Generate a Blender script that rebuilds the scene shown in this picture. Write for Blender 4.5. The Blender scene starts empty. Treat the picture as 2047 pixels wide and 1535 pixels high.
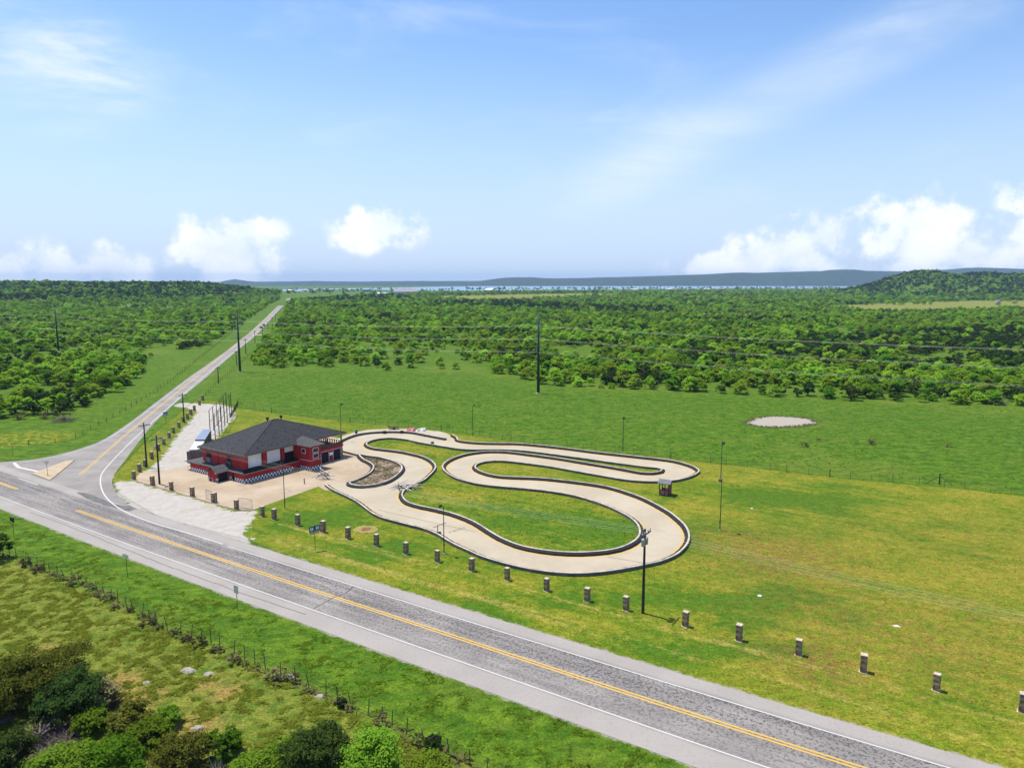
import bpy, bmesh, math, random
import numpy as np
from mathutils import Vector, Matrix
from mathutils.geometry import tessellate_polygon
random.seed(7); RNG = np.random.default_rng(7)
SC = bpy.context.scene
COL = SC.collection

# ------------------------------------------------------------------ camera, sky, sun, exposure
W, HT, F, VH, CH = 2047, 1535, 1450.0, 563.0, 37.0
PITCH = math.atan((HT / 2 - VH) / F)
cam = bpy.data.cameras.new('camera'); cam.sensor_width = 36; cam.lens = 36 * F / W
cam.clip_start = 1; cam.clip_end = 60000
camo = bpy.data.objects.new('camera', cam); COL.objects.link(camo)
camo.location = (0, 0, CH); camo.rotation_euler = (math.pi / 2 - PITCH, 0, 0)
SC.camera = camo
SC.view_settings.view_transform = 'Standard'; SC.view_settings.look = 'None'
SC.view_settings.gamma = 1; SC.view_settings.exposure = 0.24
SUN = Vector((-0.333, 0.211, 1.0)).normalized()
SUN_EL = math.asin(SUN.z); SUN_AZ = math.atan2(SUN.x, SUN.y)
sl = bpy.data.lights.new('sun', 'SUN'); sl.energy = 4.8; sl.angle = math.radians(0.53); sl.color = (1, .955, .88)
so = bpy.data.objects.new('sun', sl); COL.objects.link(so); so.location = (-60, 40, 200)
so.rotation_euler = (-SUN).to_track_quat('-Z', 'Y').to_euler()

class NT:
    """small helper round a node tree"""
    def __init__(s, nt): s.nt = nt; s.n = nt.nodes; s.l = nt.links
    def new(s, typ, **kw):
        x = s.n.new(typ)
        for k, v in kw.items(): setattr(x, k, v)
        return x
    def link(s, a, b): s.l.new(a, b)
    def put(s, sock, v):
        if isinstance(v, (int, float)): sock.default_value = v
        elif isinstance(v, (tuple, list)): sock.default_value = tuple(v) + ((1,) if len(v) == 3 and len(sock.default_value) == 4 else ())
        else: s.l.new(v, sock)
    def math(s, op, a, b=0.0, c=None, clamp=False):
        x = s.new('ShaderNodeMath', operation=op, use_clamp=clamp); s.put(x.inputs[0], a); s.put(x.inputs[1], b)
        if c is not None: s.put(x.inputs[2], c)
        return x.outputs[0]
    def mix(s, f, a, b):
        x = s.new('ShaderNodeMix', data_type='RGBA'); s.put(x.inputs[0], f); s.put(x.inputs[6], a); s.put(x.inputs[7], b)
        return x.outputs[2]
    def noise(s, vec, scale, detail=3, rough=.55, dist=0):
        x = s.new('ShaderNodeTexNoise'); x.inputs['Scale'].default_value = scale; x.inputs['Detail'].default_value = detail
        x.inputs['Roughness'].default_value = rough; x.inputs['Distortion'].default_value = dist
        if vec is not None: s.l.new(vec, x.inputs['Vector'])
        return x.outputs['Fac']
    def step(s, v, lo, hi, a=0., b=1.):
        x = s.new('ShaderNodeMapRange', interpolation_type='SMOOTHSTEP'); s.put(x.inputs[0], v)
        for i, q in enumerate((lo, hi, a, b)): s.put(x.inputs[i + 1], q)
        return x.outputs[0]
    def vmul(s, vec, m):
        x = s.new('ShaderNodeVectorMath', operation='MULTIPLY'); s.l.new(vec, x.inputs[0]); x.inputs[1].default_value = m
        return x.outputs[0]
    def attr(s, name):
        x = s.new('ShaderNodeAttribute'); x.attribute_name = name; return x

def build_world():
    w = bpy.data.worlds.new('World'); SC.world = w; w.use_nodes = True
    t = NT(w.node_tree); t.n.clear()
    out = t.new('ShaderNodeOutputWorld'); bg = t.new('ShaderNodeBackground'); bg.inputs[1].default_value = 0.12
    t.link(bg.outputs[0], out.inputs[0])
    sky = t.new('ShaderNodeTexSky', sky_type='NISHITA', sun_disc=False); sky.sun_elevation = SUN_EL; sky.sun_rotation = SUN_AZ
    sky.altitude = 300; sky.air_density = 1.0; sky.dust_density = 0.6; sky.ozone_density = 2.0
    tc = t.new('ShaderNodeTexCoord'); d = tc.outputs['Generated']
    sx = t.new('ShaderNodeSeparateXYZ'); t.link(d, sx.inputs[0])
    az = t.math('ARCTAN2', sx.outputs[0], sx.outputs[1]); el = t.math('ARCSINE', sx.outputs[2])
    hs = t.new('ShaderNodeHueSaturation'); hs.inputs['Hue'].default_value = .504; hs.inputs['Saturation'].default_value = 1.15; hs.inputs['Value'].default_value = 1.35
    t.link(sky.outputs[0], hs.inputs['Color'])
    col = hs.outputs[0]
    # cumulus heaps standing along the horizon: (azimuth, elevation of the middle, half width, half height, strength)
    heaps = [(-.62, .012, .05, .03, 1.0), (-.555, .015, .05, .036, .95), (-.50, .018, .06, .036, 1.0), (-.365, .035, .085, .06, 1.0),
             (-.345, .062, .04, .024, .85), (-.175, .072, .065, .034, .85), (-.205, .052, .04, .02, .7), (.275, .02, .08, .024, 1.0), (.345, .032, .09, .036, 1.0), (.395, .06, .055, .045, .9),
             (.50, .055, .1, .055, .62), (.56, .03, .12, .05, .7), (.64, .05, .1, .07, .6), (.52, .012, .16, .016, .8), (1.2, .04, .3, .06, .9), (-1.2, .04, .3, .06, .9), (2.4, .05, .4, .07, .9), (-2.3, .05, .4, .07, .9)]
    mx = None
    for a, e, hw, hh, st in heaps:
        da = t.math('DIVIDE', t.math('SUBTRACT', az, a), hw); de = t.math('DIVIDE', t.math('SUBTRACT', el, e), hh)
        r = t.math('SQRT', t.math('ADD', t.math('MULTIPLY', da, da), t.math('MULTIPLY', de, de)))
        m = t.math('MULTIPLY', t.math('SUBTRACT', 1.0, r), st)
        mx = m if mx is None else t.math('MAXIMUM', mx, m)
    n1 = t.noise(d, 19, 10, .6)
    n2 = t.noise(d, 5, 4, .5)
    dens = t.step(t.math('ADD', mx, t.math('MULTIPLY', t.math('SUBTRACT', n1, .5), 2.6)), .0, .48)
    dens = t.math('MULTIPLY', dens, t.step(mx, -.25, .25))
    dens = t.math('MULTIPLY', dens, t.step(n1, .36, .66, .5, .96))
    # thin high cirrus, in streaks
    mp = t.new('ShaderNodeMapping'); mp.inputs['Rotation'].default_value = (0, math.radians(-20), 0); mp.inputs['Scale'].default_value = (1.0, 1.0, 4.2)
    t.link(d, mp.inputs[0])
    c1 = t.noise(mp.outputs[0], 3.1, 7, .62, .5); c2 = t.noise(d, 1.6, 2)
    cir = t.math('MULTIPLY', t.step(c1, .47, .8), t.step(c2, .38, .62))
    band = t.math('ABSOLUTE', t.math('SUBTRACT', el, t.math('MULTIPLY_ADD', az, .42, .085)))
    bandm = t.math('MULTIPLY', t.step(band, .065, .0), t.step(az, .02, .2))
    cir = t.math('ADD', t.math('MULTIPLY', cir, .32), t.math('MULTIPLY', bandm, t.step(c1, .3, .7, .18, .72)))
    wl = t.math('SQRT', t.math('ADD', t.math('POWER', t.math('DIVIDE', t.math('ADD', az, .53), .13), 2), t.math('POWER', t.math('DIVIDE', t.math('SUBTRACT', el, .235), .085), 2)))
    cir = t.math('ADD', cir, t.math('MULTIPLY', t.step(wl, 1.1, .1), t.step(c1, .36, .64, .05, .9)), clamp=True)
    # paler air near the horizon
    hz = t.step(el, .33, .0, 0, .85)
    col = t.mix(hz, col, (4.25, 5.3, 7.3))
    col = t.mix(cir, col, (6.3, 7.0, 7.8))
    col = t.mix(dens, col, (8.2, 8.35, 8.7))
    t.link(col, bg.inputs[0])
build_world()

# ------------------------------------------------------------------ helpers
def P(x, y, h=0.0):
    """the world point at height h that the photograph shows at pixel (x, y)"""
    dx = (x - W / 2) / F; dy = -(y - HT / 2) / F
    d = (dx, math.cos(PITCH) + dy * math.sin(PITCH), -math.sin(PITCH) + dy * math.cos(PITCH))
    k = (h - CH) / d[2]
    return Vector((d[0] * k, d[1] * k, h))
def PX(x, y, z):
    z -= CH; yy = y * math.cos(PITCH) - z * math.sin(PITCH); up = y * math.sin(PITCH) + z * math.cos(PITCH)
    return W / 2 + F * x / yy, HT / 2 - F * up / yy
def P2(pts, h=0.0): return [P(a, b, h).to_2d() for a, b in pts]
def height(bx, by, ty):
    b = P(bx, by); lo, hi = 0, 80
    for _ in range(40):
        m = (lo + hi) / 2
        if PX(b.x, b.y, m)[1] > ty: lo = m
        else: hi = m
    return lo
def smooth(pts, step=1.0, closed=False):
    """Catmull-Rom through the points, resampled"""
    p = [Vector(q[:2]) for q in pts]; n = len(p); out = []
    for i in range(n if closed else n - 1):
        a, b, c, d = (p[(i + k) % n] if closed else p[min(max(i + k, 0), n - 1)] for k in (-1, 0, 1, 2))
        m = max(1, int((c - b).length / step))
        for j in range(m):
            t = j / m
            out.append(.5 * ((2 * b) + (c - a) * t + (2 * a - 5 * b + 4 * c - d) * t * t + (3 * b - a - 3 * c + d) * t ** 3))
    if not closed: out.append(p[-1])
    return out
def tag(o, label=None, cat=None, group=None, kind=None):
    if label: o['label'] = label
    if cat: o['category'] = cat
    if group: o['group'] = group
    if kind: o['kind'] = kind
    return o
def empty(name, loc=(0, 0, 0), rz=0.0, parent=None):
    o = bpy.data.objects.new(name, None); COL.objects.link(o); o.location = loc; o.rotation_euler = (0, 0, rz); o.empty_display_size = .3
    if parent: o.parent = parent
    return o
def copy_tree(o, parent=None):
    c = o.copy(); COL.objects.link(c); c.parent = parent
    for ch in list(o.children): copy_tree(ch, c)
    return c

class MB:
    def __init__(s): s.v = []; s.f = []; s.mi = []
    def add(s, vs, fs, mi=0):
        b = len(s.v); s.v += [tuple(q) for q in vs]; s.f += [tuple(i + b for i in q) for q in fs]; s.mi += [mi] * len(fs); return s
    def box(s, x0, x1, y0, y1, z0, z1, mi=0):
        return s.add([(x0, y0, z0), (x1, y0, z0), (x1, y1, z0), (x0, y1, z0), (x0, y0, z1), (x1, y0, z1), (x1, y1, z1), (x0, y1, z1)],
                     [(0, 3, 2, 1), (4, 5, 6, 7), (0, 1, 5, 4), (1, 2, 6, 5), (2, 3, 7, 6), (3, 0, 4, 7)], mi)
    def prism(s, poly, z0, z1, mi=0):
        n = len(poly)
        if sum(poly[i][0] * poly[(i + 1) % n][1] - poly[(i + 1) % n][0] * poly[i][1] for i in range(n)) < 0: poly = poly[::-1]
        vs = [(q[0], q[1], z0) for q in poly] + [(q[0], q[1], z1) for q in poly]
        return s.add(vs, [tuple(range(n))[::-1], tuple(range(n, 2 * n))] + [(i, (i + 1) % n, n + (i + 1) % n, n + i) for i in range(n)], mi)
    def tube(s, a, b, r0, r1=None, n=6, mi=0):
        a = Vector(a); b = Vector(b); r1 = r0 if r1 is None else r1
        d = (b - a); q = d.to_track_quat('Z', 'Y') if d.length > 1e-6 else Matrix.Identity(3).to_quaternion()
        vs = []
        for c, r in ((a, r0), (b, r1)):
            for k in range(n):
                t = 2 * math.pi * k / n; vs.append(c + q @ Vector((r * math.cos(t), r * math.sin(t), 0)))
        return s.add(vs, [(k, (k + 1) % n, n + (k + 1) % n, n + k) for k in range(n)] + [tuple(range(n))[::-1], tuple(range(n, 2 * n))], mi)
    def lathe(s, prof, c=(0, 0, 0), n=12, mi=0):
        vs = []; m = len(prof)
        for r, z in prof:
            for k in range(n):
                t = 2 * math.pi * k / n; vs.append((c[0] + r * math.cos(t), c[1] + r * math.sin(t), c[2] + z))
        fs = [(j * n + k, j * n + (k + 1) % n, (j + 1) * n + (k + 1) % n, (j + 1) * n + k) for j in range(m - 1) for k in range(n)]
        return s.add(vs, fs + [tuple(range(n))[::-1], tuple(range((m - 1) * n, m * n))], mi)
    def build(s, name, mats, parent=None, smooth_=False):
        me = bpy.data.meshes.new(name); me.from_pydata(s.v, [], s.f)
        for m in (mats if isinstance(mats, (list, tuple)) else [mats]): me.materials.append(m)
        if any(s.mi): me.polygons.foreach_set('material_index', s.mi)
        if smooth_: me.polygons.foreach_set('use_smooth', [True] * len(s.f))
        me.update(); o = bpy.data.objects.new(name, me); COL.objects.link(o)
        if parent: o.parent = parent
        return o

def sheet(name, outer, z, mat, holes=(), parent=None, kind='structure', thick=0):
    loops = [[Vector((q[0], q[1], 0)) for q in L] for L in [outer] + list(holes)]
    tri = tessellate_polygon(loops); vs = [(q.x, q.y, z) for L in loops for q in L]
    m = MB(); fs = []
    for a, b, c in tri:
        A, B, C = (Vector(vs[i]) for i in (a, b, c))
        fs.append((a, b, c) if (B - A).cross(C - A).z > 0 else (a, c, b))
    m.add(vs, fs)
    if thick:
        k = 0
        for L in loops:
            n = len(L)
            m.add([(q.x, q.y, z) for q in L] + [(q.x, q.y, z - thick) for q in L], [(i, (i + 1) % n, n + (i + 1) % n, n + i) for i in range(n)])
    o = m.build(name, mat, parent)
    if kind: o['kind'] = kind
    return o

def ribbon(name, line, offs, z, mat, parent=None, kind='structure', attrs=True):
    """a strip along a polyline with vertices at lateral offsets; z is a number or a list per offset"""
    n = len(line); k = len(offs); vs = []; lat = []; al = []; s = 0.0
    zz = z if isinstance(z, (list, tuple)) else [z] * k
    for i, q in enumerate(line):
        a = line[max(i - 1, 0)]; b = line[min(i + 1, n - 1)]; d = (b - a).normalized(); nn = Vector((-d.y, d.x))
        if i: s += (q - line[i - 1]).length
        for o, h in zip(offs, zz): vs.append((q.x + nn.x * o, q.y + nn.y * o, h)); lat.append(o); al.append(s)
    fs = [(i * k + j + 1, i * k + j, (i + 1) * k + j, (i + 1) * k + j + 1) for i in range(n - 1) for j in range(k - 1)]
    m = MB(); m.add(vs, fs); o = m.build(name, mat, parent)
    if attrs:
        for nm, dat in (('lat', lat), ('along', al)):
            at = o.data.attributes.new(nm, 'FLOAT', 'POINT'); at.data.foreach_set('value', dat)
    if kind: o['kind'] = kind
    return o

def MAT(name, col, rough=.8, var=.18, scale=3.0, metal=0.0, bump=0.0, col2=None, bscale=None, spec=.3, stretch=None):
    m = bpy.data.materials.new(name); m.use_nodes = True; t = NT(m.node_tree); b = t.n['Principled BSDF']
    tc = t.new('ShaderNodeTexCoord'); v = tc.outputs['Object']
    if stretch: v = t.vmul(v, stretch)
    n = t.noise(v, scale, 5, .6)
    c2 = col2 or tuple(min(1, c * (1 + var)) for c in col); c1 = col if col2 else tuple(c * (1 - var) for c in col)
    t.link(t.mix(t.step(n, .3, .7), c1, c2), b.inputs['Base Color'])
    b.inputs['Roughness'].default_value = rough; b.inputs['Metallic'].default_value = metal; b.inputs['Specular IOR Level'].default_value = spec
    if bump:
        bp = t.new('ShaderNodeBump'); bp.inputs['Strength'].default_value = bump; bp.inputs['Distance'].default_value = .05
        t.link(t.noise(v, bscale or scale * 6, 4), bp.inputs['Height']); t.link(bp.outputs[0], b.inputs['Normal'])
    return m

def leaf_mat(name, c1, c2, transl=.3, hue=.03, lift=.45):
    m = bpy.data.materials.new(name); m.use_nodes = True; t = NT(m.node_tree); t.n.remove(t.n['Principled BSDF'])
    out = t.n['Material Output']; oi = t.new('ShaderNodeObjectInfo'); tc = t.new('ShaderNodeTexCoord')
    n = t.noise(tc.outputs['Object'], 1.1, 3); n2 = t.noise(tc.outputs['Object'], 7, 2)
    f = t.math('ADD', t.math('MULTIPLY', n, .7), t.math('MULTIPLY', n2, .5)); f = t.math('ADD', f, t.math('MULTIPLY', t.math('SUBTRACT', oi.outputs['Random'], .5), .8))
    c = t.mix(t.step(f, .2, .95), c1, c2)
    hs = t.new('ShaderNodeHueSaturation'); t.link(c, hs.inputs['Color'])
    rnd2 = t.math('FRACT', t.math('MULTIPLY', oi.outputs['Random'], 17.3))
    t.link(t.math('MULTIPLY_ADD', rnd2, hue, .5 - hue / 2), hs.inputs['Hue'])
    t.link(t.math('MULTIPLY_ADD', rnd2, .6, .68), hs.inputs['Value'])
    d = t.new('ShaderNodeBsdfDiffuse'); tr = t.new('ShaderNodeBsdfTranslucent'); mx = t.new('ShaderNodeMixShader'); mx.inputs[0].default_value = transl
    ge = t.new('ShaderNodeNewGeometry'); va = t.new('ShaderNodeVectorMath', operation='SCALE'); t.link(ge.outputs['Normal'], va.inputs[0]); va.inputs['Scale'].default_value = 1 - lift
    vb = t.new('ShaderNodeVectorMath', operation='ADD'); t.link(va.outputs[0], vb.inputs[0]); vb.inputs[1].default_value = (0, 0, lift); vn = t.new('ShaderNodeVectorMath', operation='NORMALIZE'); t.link(vb.outputs[0], vn.inputs[0])
    t.link(vn.outputs[0], d.inputs['Normal'])
    t.link(hs.outputs[0], d.inputs[0]); t.link(hs.outputs[0], tr.inputs[0]); t.link(d.outputs[0], mx.inputs[1]); t.link(tr.outputs[0], mx.inputs[2]); t.link(mx.outputs[0], out.inputs[0])
    return m

# ------------------------------------------------------------------ ground
def sdf(poly, X, Y):
    """signed distance to a polygon, positive inside"""
    p = np.array([(q[0], q[1]) for q in poly], float); n = len(p); best = np.full(X.shape, 1e9); ins = np.zeros(X.shape, bool)
    for i in range(n):
        a = p[i]; b = p[(i + 1) % n]; d = b - a; L = max(d @ d, 1e-9)
        t = np.clip(((X - a[0]) * d[0] + (Y - a[1]) * d[1]) / L, 0, 1)
        best = np.minimum(best, np.hypot(X - a[0] - t * d[0], Y - a[1] - t * d[1]))
        c = (a[1] > Y) != (b[1] > Y)
        ins ^= c & (X < (b[0] - a[0]) * (Y - a[1]) / (b[1] - a[1] + 1e-12) + a[0])
    return np.where(ins, best, -best)
def vnoise(X, Y, s, seed=0):
    """cheap value noise for heights"""
    r = np.random.default_rng(seed).random((64, 64)); x = X / s; y = Y / s
    i = np.floor(x).astype(int); j = np.floor(y).astype(int); u = x - i; v = y - j; u = u * u * (3 - 2 * u); v = v * v * (3 - 2 * v)
    g = lambda a, b: r[a % 64, b % 64]
    return (g(i, j) * (1 - u) + g(i + 1, j) * u) * (1 - v) + (g(i, j + 1) * (1 - u) + g(i + 1, j + 1) * u) * v
def ground_z(X, Y):
    X = np.asarray(X, float); Y = np.asarray(Y, float)
    nz = vnoise(X, Y, 160, 3) * .5 + vnoise(X, Y, 70, 4) * .25 + .45
    t = np.clip((-470 - .05 * (Y - 1500) - X) / 260, 0, 1); t = t * t * (3 - 2 * t)
    ridge = 31 * t * np.exp(-((Y - 1650) / 330.) ** 2) * (.86 + .22 * nz)
    ridge += 7 * t * np.exp(-((Y - 1250) / 160.) ** 2) * nz
    hill = 55 * np.exp(-((X - 1090) / 88) ** 2 - ((Y - 1950) / 230) ** 2) + 44 * np.exp(-((X - 1250) / 105) ** 2 - ((Y - 1990) / 240) ** 2) * (.9 + .2 * nz) + 13 * np.exp(-((X - 975) / 70) ** 2 - ((Y - 1950) / 230) ** 2)
    hill += 42 * np.exp(-((X - 1420) / 120) ** 2 - ((Y - 2000) / 240) ** 2) + 38 * np.exp(-((X - 1660) / 190) ** 2 - ((Y - 2000) / 240) ** 2)
    und = 1.5 * (vnoise(X, Y, 230, 9) - .5) * np.clip((np.hypot(X, Y) - 420) / 600, 0, 1) * np.clip((3000 - Y) / 600, 0, 1)
    return ridge + hill * (.92 + .16 * nz) + und

HWY_O = P(480, 1131).to_2d(); HWY_E = P(1000, 1301).to_2d(); HWY_D = (HWY_E - HWY_O).normalized(); HWY_A = math.atan2(HWY_D.y, HWY_D.x)
LAWN = P2([(430, 801), (480, 815), (560, 827), (700, 844), (850, 858), (945, 869), (1030, 883), (1150, 898), (1250, 907), (1400, 923), (1560, 941), (1700, 957), (1880, 973), (2047, 991), (2600, 1052), (2600, 1535),
           (1980, 1540), (1500, 1392), (1000, 1240), (700, 1150), (560, 1105), (500, 1080), (320, 1035), (235, 985), (222, 955), (300, 872), (392, 799)])
LOT = P2([(228, 964), (262, 960), (300, 972), (386, 996), (474, 1021), (515, 1022), (500, 1045), (492, 1065), (503, 1085), (480, 1100), (400, 1075), (320, 1045), (260, 1022), (232, 990)])
DRIVE = P2([(290, 941), (312, 943), (386, 931), (405, 905), (440, 868), (470, 835), (468, 815), (440, 808), (400, 807), (362, 804), (345, 812), (372, 816), (395, 823), (378, 842), (352, 872), (332, 900), (312, 925)])
MEADOW = P2([(-300, 1080), (0, 1105), (92, 1143), (222, 1198), (335, 1258), (451, 1300), (578, 1350), (684, 1405), (768, 1446), (849, 1486), (960, 1535), (1100, 1650), (-400, 1700)])
FLOWER = P2([(-80, 872), (0, 868), (60, 861), (140, 863), (158, 872), (110, 884), (0, 895), (-80, 898)])
STRAW = [P2([(1350, 624), (1430, 625), (1490, 628), (1490, 634), (1420, 636), (1335, 633)]), P2([(1620, 613), (1800, 604), (2100, 599), (2200, 618), (1850, 624), (1650, 620)]),
         P2([(830, 593), (1000, 588.5), (1240, 586), (1260, 594), (1000, 602), (840, 602)]), P2([(1800, 805), (1950, 806), (1950, 812), (1800, 810)])]
POND = [P(1562 + 68 * math.cos(a) * (1 + .06 * math.sin(5 * a)), 843 + 10.5 * math.sin(a) * (1 + .08 * math.sin(3 * a + 1))).to_2d() for a in np.linspace(0, 2 * math.pi, 48, endpoint=False)]
HWY_N = Vector((-HWY_D.y, HWY_D.x))
def hoff(l): return [HWY_O + HWY_D * a + HWY_N * b for a, b in l]   # (along, across) on the highway to ground points
HWY_LINE = smooth(hoff([(-170, 5.5), (-100, 2.3), (-72, 1.35), (-44, .62), (-20, .2), (0, 0), (20, -.08), (41, -.1), (60, -.05), (75, .15), (110, .9), (180, 3.5), (300, 11)]), 1.5)
HWY_POLY = [q + HWY_N * 5.7 for q in HWY_LINE[::6]] + [q - HWY_N * 6.5 for q in HWY_LINE[::-6]]
def axis(lo, hi, st, far0, far1, g):
    a = list(np.arange(lo, hi, st)); s = st; x = a[-1]
    while x < far1: s *= g; x += s; a.append(x)
    s = st; x = a[0]; b = []
    while x > far0: s *= g; x -= s; b.append(x)
    return np.array(b[::-1] + a)
def build_ground():
    xs = axis(-125, 125, .7, -13500, 13500, 1.045); ys = axis(40, 225, .7, -2500, 13800, 1.035)
    X, Y = np.meshgrid(xs, ys); nx, ny = len(xs), len(ys)
    far = np.clip((np.hypot(X, Y) - 260) / 100, 0, 1)
    Z = ground_z(X, Y)
    pond = sdf(POND, X, Y)
    Z -= np.clip((pond + 1.5) / 3, 0, 1) * .35
    v = np.stack([X, Y, Z], -1).reshape(-1, 3).astype(np.float32)
    i = np.arange(nx * ny).reshape(ny, nx); q = np.stack([i[:-1, :-1], i[:-1, 1:], i[1:, 1:], i[1:, :-1]], -1).reshape(-1, 4)
    me = bpy.data.meshes.new('ground'); me.vertices.add(len(v)); me.vertices.foreach_set('co', v.ravel())
    me.loops.add(q.size); me.loops.foreach_set('vertex_index', q.ravel().astype(np.int32)); me.polygons.add(len(q))
    me.polygons.foreach_set('loop_start', np.arange(0, q.size, 4, dtype=np.int32)); me.polygons.foreach_set('use_smooth', np.ones(len(q), bool)); me.update(); me.validate()
    def att(n, a): at = me.attributes.new(n, 'FLOAT', 'POINT'); at.data.foreach_set('value', np.clip(a, -400, 400).ravel().astype(np.float32))
    att('lawn', sdf(LAWN, X, Y)); att('gravel', np.maximum(sdf(LOT, X, Y), sdf(DRIVE, X, Y))); att('meadow', sdf(MEADOW, X, Y)); att('flower', sdf(FLOWER, X, Y)); att('pond', pond)
    att('straw', np.maximum.reduce([sdf(s, X, Y) / 12 for s in STRAW]))
    att('dust', sdf(HWY_POLY, X, Y))
    br = np.zeros_like(X)
    for px, py, r, k in ((1635, 1322, 4, .8), (1560, 1110, 8, .75), (1450, 1085, 6, .55), (1860, 1290, 7, .5), (1700, 1240, 9, .45), (1950, 1260, 9, .35), (1640, 1190, 8, .4), (1480, 1080, 4, .7), (242, 1364, 1.3, 1), (222, 1392, 1.0, .9), (262, 1398, 1.6, .9), (410, 1366, .8, .9), (452, 1384, .9, 1), (392, 1452, 1.4, .9), (95, 1300, 1.2, .6), (1950, 1100, 14, .25), (1750, 1070, 12, .2)):
        c = P(px, py); br = np.maximum(br, k * np.exp(-((X - c.x) ** 2 + (Y - c.y) ** 2) / (2 * r * r)))
    att('brown', br)
    dl = np.zeros_like(X)                                            # dark lush swales
    for px, py, rx, ry, k in ((1250, 1060, 12, 6, .5), (1300, 1090, 9, 4, .3), (1550, 1190, 7, 3, .5), (1480, 1240, 4, 3, .3), (1620, 1000, 14, 10, .45), (1500, 990, 8, 8, .4), (1350, 1200, 14, 3, .4), (1500, 1300, 10, 2, .4), (620, 1040, 7, 6, .4), (760, 1100, 8, 4, .35), (1030, 1030, 7, 7, .3)):
        c = P(px, py); a, b = (X - c.x), (Y - c.y); dl = np.maximum(dl, k * np.exp(-(a / rx) ** 2 - (b / ry) ** 2))
    att('lush', dl)
    m = bpy.data.materials.new('grassland'); m.use_nodes = True; t = NT(m.node_tree); b = t.n['Principled BSDF']
    b.inputs['Roughness'].default_value = .95; b.inputs['Specular IOR Level'].default_value = .1
    tc = t.new('ShaderNodeTexCoord'); o = tc.outputs['Object']; A = lambda n: t.attr(n).outputs['Fac']
    big = t.noise(o, .022, 4); mid = t.noise(o, .11, 4, .6); sm = t.noise(o, .7, 5, .65); fine = t.noise(o, 3.2, 4, .7)
    mp = t.new('ShaderNodeMapping'); mp.inputs['Rotation'].default_value = (0, 0, -HWY_A); t.link(o, mp.inputs[0])
    rot = mp.outputs[0]; streak = t.noise(t.vmul(rot, (.035, .55, 1)), 1.0, 5, .62); mow = t.noise(t.vmul(rot, (.05, 1.1, 1)), 1.0, 3)
    clump = t.noise(t.vmul(o, (.6, 1.0, 1)), .55, 5, .7, .3)
    # pasture: lush, clumpy green
    past = t.mix(t.step(clump, .32, .7), (.044, .110, .005), (.125, .205, .011))
    past = t.mix(t.math('MULTIPLY', t.step(mid, .5, .72), .42), past, (.15, .19, .02))
    past = t.mix(t.math('MULTIPLY', t.step(fine, .35, .75), .28), past, (.018, .06, .006))
    past = t.mix(t.math('MULTIPLY', t.step(big, .52, .66), .35), past, (.16, .19, .024))
    # lawn: mown, yellow-green with straw and lush patches
    f1 = t.math('ADD', t.math('ADD', t.math('MULTIPLY', mid, .5), t.math('MULTIPLY', sm, .32)), t.math('MULTIPLY', t.noise(o, 2.1, 4, .72), .2))
    f1 = t.math('ADD', f1, t.math('MULTIPLY', t.math('SUBTRACT', streak, .5), .34))
    sx = t.new('ShaderNodeSeparateXYZ'); t.link(o, sx.inputs[0])
    f1 = t.math('ADD', f1, t.step(sx.outputs[0], -5, 45, .0, .045))
    f1 = t.math('SUBTRACT', f1, t.math('MULTIPLY', A('lush'), .42))
    lawn = t.mix(t.step(f1, .40, .52), (.062, .135, .006), (.14, .178, .010))
    lawn = t.mix(t.step(f1, .50, .62), lawn, (.225, .21, .02))
    lawn = t.mix(t.math('MULTIPLY', t.step(fine, .45, .8), .5), lawn, (.05, .085, .008))
    lawn = t.mix(t.math('MULTIPLY', t.step(t.noise(o, 1.6, 4, .7), .6, .78), .45), lawn, (.29, .23, .06))
    bw = t.math('MULTIPLY', A('brown'), t.step(t.math('ADD', sm, t.math('MULTIPLY', fine, .4)), .5, .85))
    lawn = t.mix(t.math('MULTIPLY', bw, 1.0), lawn, (.17, .095, .03))
    # rough meadow: olive and straw
    mead = t.mix(t.step(sm, .33, .6), (.085, .138, .012), (.175, .188, .026))
    mead = t.mix(t.step(mid, .52, .7, 0, .75), mead, (.085, .155, .014))
    mead = t.mix(t.step(t.noise(o, 1.9, 5, .7), .6, .74, 0, .6), mead, (.33, .27, .10))
    mead = t.mix(t.step(t.noise(o, .33, 3, .6), .66, .74, 0, .8), mead, (.34, .19, .07))
    mead = t.mix(t.math('MULTIPLY', A('brown'), t.step(fine, .3, .6)), mead, (.36, .19, .07))
    dd = t.math('MULTIPLY', A('dust'), -1.0)
    band = t.math('ADD', t.step(t.math('ABSOLUTE', t.math('SUBTRACT', dd, 3.4)), 1.3, .1), t.step(t.math('ABSOLUTE', t.math('SUBTRACT', dd, 8.2)), 1.2, .1))
    lawn = t.mix(t.math('MULTIPLY', t.math('MULTIPLY', band, t.step(t.math('ADD', streak, t.math('MULTIPLY', t.math('SUBTRACT', sm, .5), .5)), .45, .6)), .7), lawn, (.31, .25, .06))
    jit = t.math('MULTIPLY', t.math('SUBTRACT', fine, .5), 1.6); jit2 = t.math('MULTIPLY', t.math('SUBTRACT', sm, .5), 3.0)
    c = t.mix(t.step(t.math('ADD', A('lawn'), t.math('MULTIPLY', jit, .35)), -.15, .25), past, lawn)
    c = t.mix(t.step(t.math('ADD', A('meadow'), jit2), -1.2, 1.2), c, mead)
    c = t.mix(t.math('MULTIPLY', t.step(t.math('ADD', A('flower'), jit2), -1.5, 2), t.step(sm, .47, .6, 0, .7)), c, (.36, .28, .02))
    c = t.mix(t.math('MULTIPLY', t.step(t.math('ADD', A('straw'), t.math('MULTIPLY', t.math('SUBTRACT', t.noise(o, .012, 4, .6), .5), 9)), -.2, 1.2), t.step(sm, .2, .6, .65, 1)), c, (.20, .205, .04))
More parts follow.
